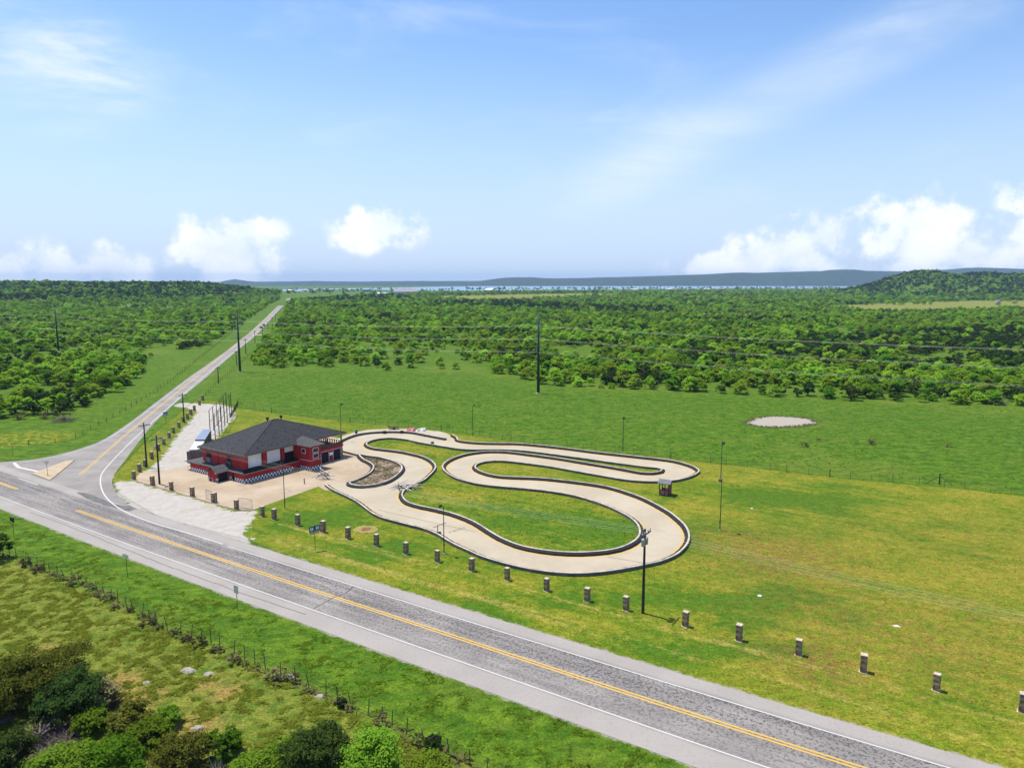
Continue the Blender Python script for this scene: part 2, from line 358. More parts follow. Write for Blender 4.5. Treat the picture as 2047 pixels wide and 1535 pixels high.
    gr = t.math('MULTIPLY', t.step(t.noise(o, 4.6, 3, .75), .32, .68, .66, 1.32), t.step(t.noise(t.vmul(o, (.8, 1, 1)), 1.25, 4, .75), .32, .68, .76, 1.2))  # coarse and fine grain, painting grass self-shadow and tone variation into the colour
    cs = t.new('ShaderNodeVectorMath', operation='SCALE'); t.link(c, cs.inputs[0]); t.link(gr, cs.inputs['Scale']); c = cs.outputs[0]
    grav = t.mix(t.step(sm, .3, .7), (.36, .325, .275), (.44, .405, .355)); grav = t.mix(t.step(fine, .5, .8, 0, .5), grav, (.50, .47, .42)); grav = t.mix(t.step(mid, .55, .75, 0, .6), grav, (.34, .28, .20))
    gj = t.math('ADD', jit, t.math('MULTIPLY', t.math('SUBTRACT', t.noise(o, .45, 4, .65), .5), 5.5))
    c = t.mix(t.step(t.math('ADD', A('gravel'), gj), -.1, .5), c, grav)
    c = t.mix(t.step(t.math('ADD', A('dust'), t.math('ADD', t.math('MULTIPLY', jit, .55), t.math('MULTIPLY', t.math('SUBTRACT', sm, .5), 1.6))), -.42, -.05), c, t.mix(fine, (.20, .17, .12), (.36, .33, .28)))
    c = t.mix(t.step(t.math('ADD', A('pond'), jit), -2.4, .4), c, (.10, .10, .03))
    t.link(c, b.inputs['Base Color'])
    bp = t.new('ShaderNodeBump'); bp.inputs['Strength'].default_value = .9; bp.inputs['Distance'].default_value = .5
    h = t.math('MULTIPLY', t.math('ADD', t.math('MULTIPLY', clump, 1.4), t.math('MULTIPLY', fine, .25)), t.math('SUBTRACT', 1.0, t.math('MULTIPLY', t.step(A('lawn'), -.3, .3), .88)))
    t.link(h, bp.inputs['Height']); t.link(bp.outputs[0], b.inputs['Normal'])
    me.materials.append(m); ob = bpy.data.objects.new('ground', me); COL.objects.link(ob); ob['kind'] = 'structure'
build_ground()

def water_mat(name, deep, rough, bump, mixf):
    m = bpy.data.materials.new(name); m.use_nodes = True; t = NT(m.node_tree); b = t.n['Principled BSDF']
    b.inputs['Base Color'].default_value = (*deep, 1); b.inputs['Roughness'].default_value = rough; b.inputs['Specular IOR Level'].default_value = mixf
    tc = t.new('ShaderNodeTexCoord'); bp = t.new('ShaderNodeBump'); bp.inputs['Strength'].default_value = bump; bp.inputs['Distance'].default_value = .1
    t.link(t.noise(tc.outputs['Object'], 2.0, 3), bp.inputs['Height']); t.link(bp.outputs[0], b.inputs['Normal']); return m
sheet('pond_water', POND, -.06, water_mat('muddy_water', (.36, .31, .235), .5, .015, .12))
sheet('lake_water', P2([(560, 582.5), (620, 583.5), (625, 580), (700, 579), (860, 581.5), (960, 581.8), (1100, 580.8), (1300, 578.2), (1500, 577.0), (1700, 576.2), (1800, 575.5), (1800, 569.5), (1500, 569.3), (1180, 570.2), (1000, 571.5), (880, 573.5), (760, 576), (560, 579)]), .9,
      water_mat('lake_surface', (.20, .29, .38), .35, .3, .5))

# ------------------------------------------------------------------ roads
def road_mat(name, tone, lanes):
    m = bpy.data.materials.new(name); m.use_nodes = True; t = NT(m.node_tree); b = t.n['Principled BSDF']
    tc = t.new('ShaderNodeTexCoord'); o = tc.outputs['Object']; lat = t.attr('lat').outputs['Fac']; al = t.attr('along').outputs['Fac']
    cx = t.new('ShaderNodeCombineXYZ'); t.link(t.math('MULTIPLY', al, .05), cx.inputs[0]); t.link(lat, cx.inputs[1])
    st = t.noise(cx.outputs[0], 1.3, 5, .65); sp = t.noise(o, 3.3, 4, .8); sp2 = t.noise(o, 9., 2, .6); pt = t.noise(o, .16, 3)
    base = t.mix(t.step(pt, .35, .65), tuple(c * tone for c in (.235, .212, .188)), tuple(c * tone for c in (.30, .272, .242)))
    if lanes:
        al_ = t.math('ABSOLUTE', lat)
        inl = t.step(al_, 3.75, 3.45)
        wear = t.math('MULTIPLY', inl, t.step(t.math('ADD', st, t.math('MULTIPLY', lat, .018)), .38, .62))
        base = t.mix(t.math('MULTIPLY', wear, .35), base, (.135, .122, .115))
        grains = t.math('MULTIPLY', t.step(t.math('ADD', sp, t.math('MULTIPLY', t.math('SUBTRACT', st, .5), .25)), .50, .57), t.step(lat, -4.5, 1.5, .45, 1))
        base = t.mix(t.math('MULTIPLY', t.math('MULTIPLY', grains, inl), .85), base, (.055, .05, .05))
        tracks = t.math('ADD', t.step(t.math('ABSOLUTE', t.math('SUBTRACT', al_, 1.0)), .5, .0), t.step(t.math('ABSOLUTE', t.math('SUBTRACT', al_, 2.75)), .5, .0))
        base = t.mix(t.math('MULTIPLY', tracks, t.math('MULTIPLY', st, .3)), base, (.16, .15, .15))
        base = t.mix(t.step(al_, 3.8, 4.2, 0, .55), base, (.37, .335, .29))
    else:
        base = t.mix(t.step(t.noise(o, .3, 4, .6, .6), .5, .72, 0, .5), base, (.17, .16, .158))
        base = t.mix(t.step(t.noise(o, .12, 4, .6, .4), .55, .75, 0, .5), base, (.30, .275, .235))
        base = t.mix(t.step(sp, .52, .64, 0, .25), base, (.12, .11, .11))
    base = t.mix(t.step(sp, .54, .62, 0, .22), base, (.12, .11, .105)); base = t.mix(t.step(sp2, .55, .75, 0, .35), base, (.285, .265, .24))
    t.link(base, b.inputs['Base Color']); b.inputs['Roughness'].default_value = .9; b.inputs['Specular IOR Level'].default_value = .2
    bp = t.new('ShaderNodeBump'); bp.inputs['Strength'].default_value = .3; bp.inputs['Distance'].default_value = .02; t.link(sp, bp.inputs['Height']); t.link(bp.outputs[0], b.inputs['Normal'])
    return m
def paint(name, col, wear=.35):
    m = bpy.data.materials.new(name); m.use_nodes = True; t = NT(m.node_tree); b = t.n['Principled BSDF']; tc = t.new('ShaderNodeTexCoord')
    n = t.noise(tc.outputs['Object'], 3.5, 4, .7); t.link(t.mix(t.step(n, .45, .8, 0, wear), col, (.33, .30, .27)), b.inputs['Base Color']); b.inputs['Roughness'].default_value = .7; return m
WHITE = paint('road_paint_white', (.55, .52, .48), .55); YELLOW = paint('road_paint_yellow', (.60, .36, .035), .25)
hw_line = HWY_LINE
def jitter(line, amp, seed):
    r = random.Random(seed); return [q + Vector((r.uniform(-amp, amp), r.uniform(-amp, amp))) for q in line]
ribbon('highway', hw_line, [-6.6, -5.85, -4.6, -3.7, -2, 0, 2, 3.7, 4.6, 5.6, 5.75], .016, road_mat('chip_seal', 1.0, True))
for nm, o_, a0, a1 in (('highway_edge_line', -3.72, None, None),): ribbon(nm, hw_line, [o_ - .07, o_ + .07], .024, WHITE)
def cut(line, a, b):
    n = Vector((-HWY_D.y, HWY_D.x)); return [q for q in line if a <= (q - HWY_O).dot(HWY_D) <= b]
ribbon('highway_edge_line', cut(hw_line, -9, 400), [3.5, 3.64], .024, WHITE)
ribbon('highway_edge_line', cut(hw_line, -72.5, -64), [3.3, 3.48], .024, WHITE)
ribbon('highway_edge_line', cut(hw_line, -200, -92), [3.5, 3.64], .024, WHITE)
for a, b in ((-44, 400), (-200, -64)):
    L = cut(hw_line, a, b)
    for o_ in (-.2, .2): ribbon('highway_centre_line', L, [o_ - .095, o_ + .095], .024, YELLOW)
# the side road, widening into the junction
side_L = smooth(P2([(-60, 925), (0, 924), (62.5, 919), (125, 906.5), (172, 892.5), (211, 876.2), (265.7, 839.5), (317, 800), (376, 755.5), (428, 719), (478.8, 681), (520, 646), (547, 619.5), (562, 606), (576, 595), (584, 590.5)]), 3)
side_R = smooth(P2([(330, 1062), (320, 1043), (290, 1025), (262, 1011), (240, 995), (228, 978), (224, 962), (230, 946), (249, 921), (280, 880), (313, 841), (364, 794), (408, 758), (446, 725), (482, 694.5), (515, 667), (544, 636), (562, 616.3), (572, 606), (583, 597), (588, 592.5)]), 3)
ASPH = road_mat('side_road_asphalt', 1.0, False)
hw_n = Vector((-HWY_D.y, HWY_D.x))
side_poly = side_L + side_R[::-1] + hoff([(-20, 0), (-100, 0)])
sheet('side_road', side_poly, .010, ASPH)
edge = smooth(P2([(581, 596.7), (561, 614.5), (513, 665), (480, 693.5), (444, 722.5), (406, 754), (361, 793), (310.3, 838.5), (281, 865), (256.4, 888.5), (237, 908), (218.9, 927.5), (204.8, 944.7), (200.6, 958.8), (203.2, 977.6), (214.2, 996.3), (234.5, 1013.5), (265.8, 1030), (320, 1049.5), (362.8, 1061.5), (445.9, 1087.5)]), 2)
ribbon('side_road_edge_line', edge, [-.1, .1], .020, WHITE)
edgeL = smooth(P2([(40, 925.5), (128, 909.5), (178, 893.5), (216, 877), (269, 840.7), (321, 800.8), (380, 756), (481, 681), (549, 619.5), (563, 606.5)]), 3)
ribbon('side_road_edge_line', edgeL, [-.07, .07], .020, WHITE)
cl = smooth(P2([(159.5, 949.4), (200, 914), (243, 876), (286, 840), (340, 795.5), (411, 738), (462, 697), (500, 665), (548, 623)]), 3)
for o_ in (-.2, .2): ribbon('side_road_centre_line', cl, [o_ - .08, o_ + .08], .020, YELLOW)
ribbon('stop_line', P2([(28, 925), (36.7, 934)]), [-.3, .3], .020, WHITE); ribbon('stop_line', P2([(36.7, 934), (76, 942.4)]), [-.3, .3], .0205, WHITE)
CONC = MAT('tan_concrete', (.42, .33, .21), .9, .12, 1.2)
sheet('asphalt_patch', jitter(smooth(P2([(152, 984), (186, 990), (232, 1008), (262, 1012), (273, 1017), (259, 1021.5), (226, 1014), (186, 1003)]), 1.5, True), .15, 5), .0195, MAT('dark_asphalt_patch', (.10, .092, .09), .9, .3, .8, col2=(.17, .158, .15)))
isl = P2([(64, 947.5), (100, 960.8), (149.3, 920.5), (132, 922)])
ribbon('road_crack', smooth(P2([(627, 1216), (655, 1201), (668, 1193), (690, 1186), (706, 1172)]), .6), [-.06, .06], .027, MAT('crack_tar', (.06, .055, .055)))
ribbon('road_crack', jitter(smooth(P2([(60, 1024), (120, 1045), (200, 1077), (300, 1118), (400, 1155), (500, 1191), (610, 1228)]), 1.2), .08, 3), [-.05, .05], .027, MAT('edge_crack', (.13, .11, .095)))
sheet('traffic_island', isl, .15, CONC, thick=.16)

# ------------------------------------------------------------------ race track, forecourt, barriers
BH = .5
R_OUT = [(650.3, 966.6), (665, 976.9), (688.4, 987.8), (710.4, 998.8), (728, 1011.3), (742.6, 1022.3), (761.6, 1031.8), (786.6, 1039), (815.9, 1046.5), (845.2, 1053.8), (874.5, 1065.5), (903.8, 1083), (933, 1096.5), (968.9, 1111.8), (1032.4, 1129.5), (1095.9, 1140.5), (1159.4, 1143.8), (1222.9, 1138.4), (1286.4, 1127), (1324.5, 1118), (1355, 1104), (1374, 1083.8), (1377, 1066), (1369, 1048.3), (1349.9, 1030.5), (1332, 1018), (1295.9, 998.5), (1266.6, 986.6), (1222.6, 973), (1178.6, 965), (1112.6, 957), (1071.5, 953.5), (1016.8, 951.5), (989.4, 948.8), (967.5, 943.3), (953.9, 937), (949.5, 931.7), (953.9, 926), (967.5, 921.8), (989.4, 919.6), (1016.8, 920.7), (1057.8, 925.5), (1098.9, 931), (1164, 942.6), (1208, 950.3), (1244.6, 956.5), (1281, 960), (1317.9, 960.4), (1354.5, 957.5), (1383.8, 949.4), (1397, 940.6), (1392.6, 934.7), (1376.5, 927.4), (1339.8, 918.6), (1266.6, 910.2), (1193.3, 902.2), (1120, 893), (1044, 885.6), (1003, 884.6), (962, 883.8), (927.9, 881), (914.2, 877.6), (913.5, 873.5), (904.6, 868)]
R_IN = [(845, 959), (823, 968.8), (808.5, 977.5), (803.5, 986.4), (807, 995), (815.9, 1002.5), (837.9, 1009.3), (874.5, 1017), (911, 1026.7), (948, 1041.5), (981.6, 1062), (1007, 1076), (1045, 1090), (1096, 1099), (1146.7, 1102.4), (1197.5, 1100.3), (1235.6, 1094), (1266, 1081), (1279, 1066), (1276.2, 1048.3), (1261, 1033), (1235.6, 1019), (1210.2, 1008), (1184.8, 999.3), (1148.5, 989), (1099, 980.4), (1044, 974.4), (975.8, 968.5), (934.7, 961), (907.4, 952), (891, 941.2), (884.8, 931.7), (889.6, 923.4), (904.6, 914.6), (927.9, 907), (955, 902.4), (982.6, 900.6), (1016.8, 901.8), (1071.5, 908.4), (1120, 915), (1164, 922.3), (1215.3, 930.6), (1252, 937), (1281.2, 942.4), (1303.2, 943.5), (1320.8, 940.4), (1323.7, 936.6), (1315, 934), (1281.2, 930.6), (1222.6, 922.8), (1164, 914.4), (1120, 908.6), (1071, 902.2), (1030, 898.2), (990, 897.3), (950, 897.6), (921, 896.2), (897, 892.8), (871, 888.6), (835.9, 882.6), (812.4, 877.3), (783, 874.3), (759.6, 875.6), (742, 879.3), (732.7, 884.5), (735, 889.8), (748, 894.5), (771.4, 897.4), (800.7, 901), (824.1, 905.7), (847.6, 912), (864, 921), (870.4, 930.3), (867.5, 938.5), (857.4, 949)]
R_BED = [(718.6, 907.4), (725.7, 916.2), (736.2, 921.5), (744.4, 926.8), (746.8, 932.6), (742, 940.8), (730.3, 949), (712.8, 957.2), (699.2, 962), (699.9, 965.6), (709.2, 968.4), (724.5, 969.4), (747.9, 967.2), (771.4, 961), (789, 951.4), (800.7, 940.8), (803.6, 933.8), (799.5, 926.8), (783, 919.2), (759.6, 913), (736.2, 909.7)]
R_NORTH = [(672.9, 884.5), (682.3, 878.6), (695.2, 872.6), (712.8, 867.2), (736.2, 863.4), (765.5, 861.4), (794.8, 861.2), (824, 862.8), (853.4, 868.2), (892, 875.4)]
R_PIT = [(684.6, 899.5), (700, 903.4), (716.8, 907.8)]
lo_ = smooth(P2(R_OUT, BH), .8); li_ = smooth(P2(R_IN, BH), .8, True); lb_ = smooth(P2(R_BED, BH), .6, True); ln_ = smooth(P2(R_NORTH, BH), .8); lp_ = smooth(P2(R_PIT, BH), .8)
def concrete_mat(name, c1, c2, stain):
    m = bpy.data.materials.new(name); m.use_nodes = True; t = NT(m.node_tree); b = t.n['Principled BSDF']; tc = t.new('ShaderNodeTexCoord'); o = tc.outputs['Object']
    n1 = t.noise(o, .12, 4, .6, .3); n2 = t.noise(o, .9, 5, .65); n3 = t.noise(o, 9, 3, .7)
    c = t.mix(t.step(n1, .35, .65), c1, c2); c = t.mix(t.step(n2, .55, .75, 0, .35), c, tuple(q * .8 for q in c1)); c = t.mix(t.step(n3, .5, .8, 0, .25), c, tuple(q * 1.15 for q in c2))
    c = t.mix(t.math('MULTIPLY', t.step(t.noise(o, .25, 5, .65, 1.0), .58, .72), stain), c, tuple(q * .62 for q in c1))
    br = t.new('ShaderNodeTexBrick'); br.offset = 0; br.inputs['Scale'].default_value = 1; br.inputs['Brick Width'].default_value = 6.; br.inputs['Row Height'].default_value = 6.; br.inputs['Mortar Size'].default_value = .035
    mp = t.new('ShaderNodeMapping'); mp.inputs['Rotation'].default_value = (0, 0, math.radians(-33.5)); t.link(o, mp.inputs[0]); t.link(mp.outputs[0], br.inputs['Vector'])
    c = t.mix(t.math('MULTIPLY', br.outputs['Fac'], .35 if stain > .4 else .16), c, tuple(q * .5 for q in c1))
    t.link(c, b.inputs['Base Color']); b.inputs['Roughness'].default_value = .88; b.inputs['Specular IOR Level'].default_value = .25; return m
track_outer = lo_ + P2([(893, 866.5), (880, 862.5), (850, 859.5), (815, 857.5), (775, 857), (735, 859), (712, 863.5), (692, 869), (676, 876), (668, 884), (684, 899), (719, 908), (725, 916), (736, 922), (744, 928), (747, 934), (742, 942), (730, 951), (712, 958.5), (699, 964)])
TRACK_BAND = track_outer
sheet('race_track', track_outer, .020, concrete_mat('track_concrete', (.39, .328, .228), (.445, .378, .272), .28), holes=[li_])
FORE = P2([(267, 959.5), (284, 941.5), (313, 942.5), (384.5, 930), (440, 905), (560, 872), (640, 868), (690, 880), (706, 905), (722, 915), (740, 925), (748, 934), (740, 945), (715, 958), (700, 966), (690, 975), (664, 979.5), (650, 980), (636.8, 972.2), (505.7, 1019), (474, 1018), (386, 994), (303, 970)])
sheet('forecourt', FORE, .012, concrete_mat('forecourt_concrete', (.36, .27, .175), (.44, .35, .245), .55))
def build_bed():
    m = MAT('brush_bed_soil', (.13, .085, .06), .95, .5, 1.4, col2=(.36, .27, .19), bump=.6)
    sheet('soil_bed', lb_, .05, m)
build_bed()
RUBBER = MAT('black_rubber', (.018, .015, .014), .8, .35, 2.5, bump=.5, bscale=9)
CAPC = MAT('barrier_cap_concrete', (.47, .42, .345), .85, .28, .9)
OUTC = MAT('barrier_outer_face', (.085, .075, .068), .9, .4, .8, col2=(.15, .135, .12))
def barrier(name, line, side, label, closed=False, yellow=True, seed=0):
    """low wall: pale cap rail, black rubber bumper on the track side, dark outer face, yellow base line on the track"""
    if closed: line = line + [line[0], ]
    n = len(line); root = empty(name, (line[0].x, line[0].y, 0)); tag(root, label, 'track barrier', 'track barriers'); r = random.Random(seed)
    nrm = []
    for i in range(n):
        a = line[(i - 1) % (n - 1)] if closed else line[max(i - 1, 0)]; b = line[(i + 1) % (n - 1)] if closed and i == n - 1 else line[min(i + 1, n - 1)]
        if closed and i == n - 1: a = line[n - 2]; b = line[1]
        if closed and i == 0: a = line[n - 2]; b = line[1]
        d = (b - a).normalized(); nrm.append(Vector((-d.y, d.x)) * side)
    def sweep(nm, prof, mat, jit=0.0):
        m = MB(); k = len(prof); vs = []; o = line[0]
        for i, (q, nn) in enumerate(zip(line, nrm)):
            w = jit * (1 if i % 2 else -1) * r.uniform(.3, 1)
            for (a, z) in prof:
                aa = a + (w if a > .5 else 0); zz = z + (w * .5 if a > .3 and z > .1 else 0)
                vs.append((q.x + nn.x * aa - o.x, q.y + nn.y * aa - o.y, zz))
        fs = [(i * k + j, i * k + (j + 1) % k, (i + 1) * k + (j + 1) % k, (i + 1) * k + j) for i in range(n - 1) for j in range(k)]
        if side > 0: fs = [f[::-1] for f in fs]
        if not closed: fs += [tuple(range(k)), tuple(range((n - 1) * k, n * k))[::-1]]
        m.add(vs, fs); return m.build(nm, mat, root)
    sweep('wall', [(-.15, -.02), (.11, -.02), (.11, .40), (-.15, .40)], OUTC)
    sweep('cap_rail', [(-.16, .402), (.12, .402), (.12, BH - .03), (.07, BH), (-.11, BH), (-.16, BH - .03)], CAPC)
    sweep('rubber_bumper', [(.125, .0), (.60, .0), (.62, .18), (.56, .30), (.44, .35), (.125, .36)], RUBBER, .03)
    if yellow: sweep('base_line', [(.74, .021), (.96, .021), (.96, .027), (.74, .027)], YELLOW)
    return root
barrier('track_barrier', lo_, 1, 'long winding black and cream barrier on the outer side of the whole track', seed=1)
area = sum(li_[i].x * li_[(i + 1) % len(li_)].y - li_[(i + 1) % len(li_)].x * li_[i].y for i in range(len(li_)))
barrier('track_barrier', li_, -1 if area > 0 else 1, 'closed black and cream barrier loop round the inner grass infield', True, seed=2)
area = sum(lb_[i].x * lb_[(i + 1) % len(lb_)].y - lb_[(i + 1) % len(lb_)].x * lb_[i].y for i in range(len(lb_)))
barrier('track_barrier', lb_, -1 if area > 0 else 1, 'small barrier loop round the dry brown brush bed', True, False, 3)
barrier('track_barrier', ln_, -1, 'curved barrier along the far end of the track behind the red building', False, False, 4)
barrier('track_barrier', lp_, 1, 'short barrier piece between the building corner and the brush bed', False, False, 5)
# dark joint lines and the start grid painted on the track
DARKP = MAT('joint_filler', (.10, .085, .07), .9)
ribbon('track_joint', P2([(755, 1019), (880, 1048), (950, 1063)]), [-.05, .05], .026, DARKP)
ribbon('track_joint', P2([(1215, 1113), (1290, 1126)]), [-.05, .05], .026, DARKP)
ribbon('start_line', P2([(866, 1054.5), (892, 1044.5)]), [-.11, .11], .026, DARKP)
for a, b in ((0, .1), (.25, .45), (.5, .6), (.66, .8), (.9, 1)):
    p = Vector((898, 1064.5)); q = Vector((929, 1054.5)); ribbon('start_line', P2([p.lerp(q, a), p.lerp(q, b)]), [-.11, .11], .026, DARKP)

# ------------------------------------------------------------------ the red building
B_O = P(488.8, 966); B_A = math.radians(56.5)
RED = MAT('red_wall_paint', (.36, .022, .026), .75, .14, 1.1); RED2 = MAT('dull_red_wall_paint', (.30, .03, .028), .8, .22, 1.2)
SHING = MAT('charcoal_shingle', (.040, .039, .042), .95, .35, 2.2, bump=.5, bscale=7); SHING2 = MAT('grey_shingle', (.085, .08, .078), .95, .3, 2.5, bump=.5, bscale=7)
TRIM = MAT('tan_trim_paint', (.42, .30, .17), .7); WHT = MAT('white_shutter_metal', (.78, .78, .80), .55, .05, 1.0); BLK = MAT('black_paint', (.012, .012, .014), .7)
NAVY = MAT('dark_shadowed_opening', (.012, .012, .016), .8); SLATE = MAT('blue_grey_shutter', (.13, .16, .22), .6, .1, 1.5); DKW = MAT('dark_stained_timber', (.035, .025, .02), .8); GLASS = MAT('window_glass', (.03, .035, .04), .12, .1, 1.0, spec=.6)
GREYF = MAT('weathered_grey_boards', (.16, .15, .14), .9, .35, 1.0, stretch=(6, 6, .4)); WTRIM = MAT('white_trim_paint', (.72, .70, .66), .6)
def checker_mat():
    m = bpy.data.materials.new('checker_paint'); m.use_nodes = True; t = NT(m.node_tree); b = t.n['Principled BSDF']; tc = t.new('ShaderNodeTexCoord')
    s = t.new('ShaderNodeSeparateXYZ'); t.link(tc.outputs['Object'], s.inputs[0])
    fl = lambda v: t.math('FLOOR', t.math('DIVIDE', v, .355))
    q = t.math('MODULO', t.math('ABSOLUTE', t.math('ADD', fl(t.math('ADD', t.math('ADD', s.outputs[0], s.outputs[1]), 200.01)), fl(t.math('ADD', s.outputs[2], .01)))), 2.0)
    n = t.noise(tc.outputs['Object'], 3, 4); t.link(t.mix(t.math('MULTIPLY', q, t.step(n, .25, .4, .75, 1)), (.012, .012, .016), (.86, .86, .85)), b.inputs['Base Color']); b.inputs['Roughness'].default_value = .6; return m
CHK = checker_mat()
def build_building():
    R = empty('karting_clubhouse', B_O, B_A); tag(R, 'red two-level building with charcoal pyramid roof and black-and-white checkered base', 'building')
    def bx(nm, mat, *a, parent=R): return MB().box(*a).build(nm, mat, parent)
    low = MB().box(0, 12.97, 0, 16.9, 0, 1.70); lw = low.build('lower_wall', RED, R)
    bx('checker_band', CHK, 0, 11.35, -.025, -.002, 0, .71, parent=lw); bx('checker_band', CHK, -.025, -.002, .0, 2.9, 0, .71, parent=lw); bx('checker_band', CHK, -.025, -.002, 3.55, 4.6, 0, .71, parent=lw); bx('checker_band', CHK, -.025, -.002, 8.2, 16.9, 0, .71, parent=lw)
    bx('top_trim', TRIM, -.04, 12.97, -.05, -.003, 1.56, 1.70, parent=lw)
    for q in (1.2, 2.9, 6.1): bx('wall_lamp', BLK, q, q + .12, -.12, -.052, 1.40, 1.54, parent=lw)
    for q in (2.0, 11.6, 13.4): bx('wall_lamp', BLK, -.12, -.004, q, q + .12, 1.40, 1.54, parent=lw)
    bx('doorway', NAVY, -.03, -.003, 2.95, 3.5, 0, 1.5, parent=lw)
    # low skirt roof round the upper storey
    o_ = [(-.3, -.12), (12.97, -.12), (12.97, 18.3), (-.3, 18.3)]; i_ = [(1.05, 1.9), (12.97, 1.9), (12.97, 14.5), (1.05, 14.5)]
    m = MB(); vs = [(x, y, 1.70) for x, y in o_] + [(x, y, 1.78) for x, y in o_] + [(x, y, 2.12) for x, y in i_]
    m.add(vs, [(0, 3, 2, 1), (0, 1, 5, 4), (1, 2, 6, 5), (2, 3, 7, 6), (3, 0, 4, 7), (4, 5, 9, 8), (5, 6, 10, 9), (6, 7, 11, 10), (7, 4, 8, 11), (8, 9, 10, 11)]); m.mi[5] = 1; m.build('skirt_roof', [SHING2, MAT('skirt_roof_shade', (.018, .017, .018), .95)], R)  # right slope coloured near-black to paint in the main roof's shadow
    # upper storey
    up = bx('upper_wall', RED, 1.1, 17.6, 1.95, 14.2, 2.0, 5.1)
    for x0, x1 in ((1.1, 2.05), (5.45, 6.35), (9.85, 10.5)): bx('pilaster', RED, x0, x1, 1.45, 1.948, 1.95, 5.2, parent=up)
    for x0, x1, z0 in ((2.2, 5.3, 2.12), (6.5, 9.72, 2.12)): bx('roller_shutter', WHT, x0, x1, 1.80, 1.946, z0, 4.75)
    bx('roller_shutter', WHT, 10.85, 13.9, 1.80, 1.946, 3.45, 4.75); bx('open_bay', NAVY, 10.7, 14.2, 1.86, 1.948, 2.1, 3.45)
    for x0 in (2.08, 6.38, 10.52): bx('shutter_jamb', BLK, x0, x0 + .1, 1.6, 1.948, 2.1, 4.9)
    for y0, y1 in ((11.6, 13.0), (5.3, 6.5)):
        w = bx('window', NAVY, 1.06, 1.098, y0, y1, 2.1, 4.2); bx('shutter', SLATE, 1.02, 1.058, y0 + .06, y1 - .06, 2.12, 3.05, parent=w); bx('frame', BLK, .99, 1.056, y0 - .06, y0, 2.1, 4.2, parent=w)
    bx('downpipe', DKW, 1.04, 1.098, 9.2, 9.28, 2.1, 4.9)
    # great pyramid roof
    e = [(.15, .2), (26.0, .2), (26.0, 14.5), (.15, 14.5)]; m = MB(); vs = [(x, y, 4.95) for x, y in e] + [(x, y, 5.05) for x, y in e] + [(12.6, 7.2, 9.25), (13.6, 7.2, 9.2)]
    m.add(vs, [(0, 3, 2, 1), (0, 1, 5, 4), (1, 2, 6, 5), (2, 3, 7, 6), (3, 0, 4, 7), (4, 5, 9, 8), (5, 6, 9), (6, 7, 8, 9), (7, 4, 8)]); rf = m.build('roof', SHING, R)
    m = MB(); 
    for a, b in ((4, 8), (5, 9), (7, 8), (8, 9)): m.tube(Vector(vs[a]) + Vector((0, 0, .02)), Vector(vs[b]) + Vector((0, 0, .02)), .07, .07, 5)
    m.build('ridge_cap', SHING2, rf)
    for q in ((12.2, 8.4), (15.2, 7.9)):
        MB().lathe([(.12, -.4), (.12, .25), (.3, .35), (.34, .55), (.2, .75), (.02, .8)], (q[0], q[1], 8.9), 10).build('vent_turbine', BLK, rf, True)
    for q in ((4.2, 1.2), (8.5, 1.0), (2.0, 1.6)): MB().tube((q[0], q[1], 5.2), (q[0], q[1], 6.0), .05).build('vent_pipe', BLK, rf)
    for a, b in (((.15, .2), (26, .2)), ((.15, .2), (.15, 14.5)), ((26, .2), (26, 14.5))):
        MB().box(min(a[0], b[0]) - .03, max(a[0], b[0]) + .03, min(a[1], b[1]) - .03, max(a[1], b[1]) + .03, 4.90, 4.948).build('gutter', TRIM if a[0] < 1 and b[0] > 1 else DKW, rf)
    # gabled entrance
    m = MB().box(-2.4, -.003, 4.75, 7.5, 0, 1.75); m.add([(-2.4, 4.75, 1.75), (-2.4, 7.5, 1.75), (-2.4, 6.12, 2.62), (.9, 4.75, 1.75), (.9, 7.5, 1.75), (.9, 6.12, 2.62)], [(0, 2, 1), (3, 4, 5), (0, 3, 5, 2), (1, 2, 5, 4), (0, 1, 4, 3)])
    g = m.build('entrance_porch', RED2, R)
    m = MB()
    for s, y0 in ((1, 4.45), (-1, 7.8)):
        m.add([(-2.75, y0, 1.66), (1.3, y0, 1.66), (1.3, 6.12, 2.72), (-2.75, 6.12, 2.72), (-2.75, y0, 1.76), (1.3, y0, 1.76), (1.3, 6.12, 2.82), (-2.75, 6.12, 2.82)],
              [(0, 1, 2, 3), (4, 7, 6, 5), (0, 4, 5, 1), (3, 2, 6, 7), (0, 3, 7, 4), (1, 5, 6, 2)])
    m.build('porch_roof', SHING2, g)
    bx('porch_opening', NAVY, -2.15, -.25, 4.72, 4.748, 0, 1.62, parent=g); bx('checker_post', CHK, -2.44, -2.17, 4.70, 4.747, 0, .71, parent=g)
    for y0, y1 in ((4.85, 5.2), (5.95, 6.3), (7.1, 7.42)): bx('checker_post', CHK, -2.43, -2.403, y0, y1, 0, .71, parent=g)
    for y0 in (5.25, 6.35): bx('door_panel', RED, -2.44, -2.403, y0, y0 + .62, .05, 1.6, parent=g)
    bx('fascia', TRIM, -2.80, -2.752, 4.45, 4.9, 1.62, 1.9, parent=g)
    # turret with windows
    t = bx('turret_wall', RED, 12.975, 15.7, -3.14, 1.94, 0, 4.78)
    bx('checker_band', CHK, 12.93, 12.972, -3.14, .95, 0, .71, parent=t); bx('checker_band', CHK, 12.93, 15.7, -3.18, -3.142, 0, .71, parent=t)
    bx('string_course', WTRIM, 12.945, 12.972, -3.14, -.1, 1.93, 2.0, parent=t); bx('string_course', WTRIM, 12.945, 15.7, -3.17, -3.142, 1.93, 2.0, parent=t)
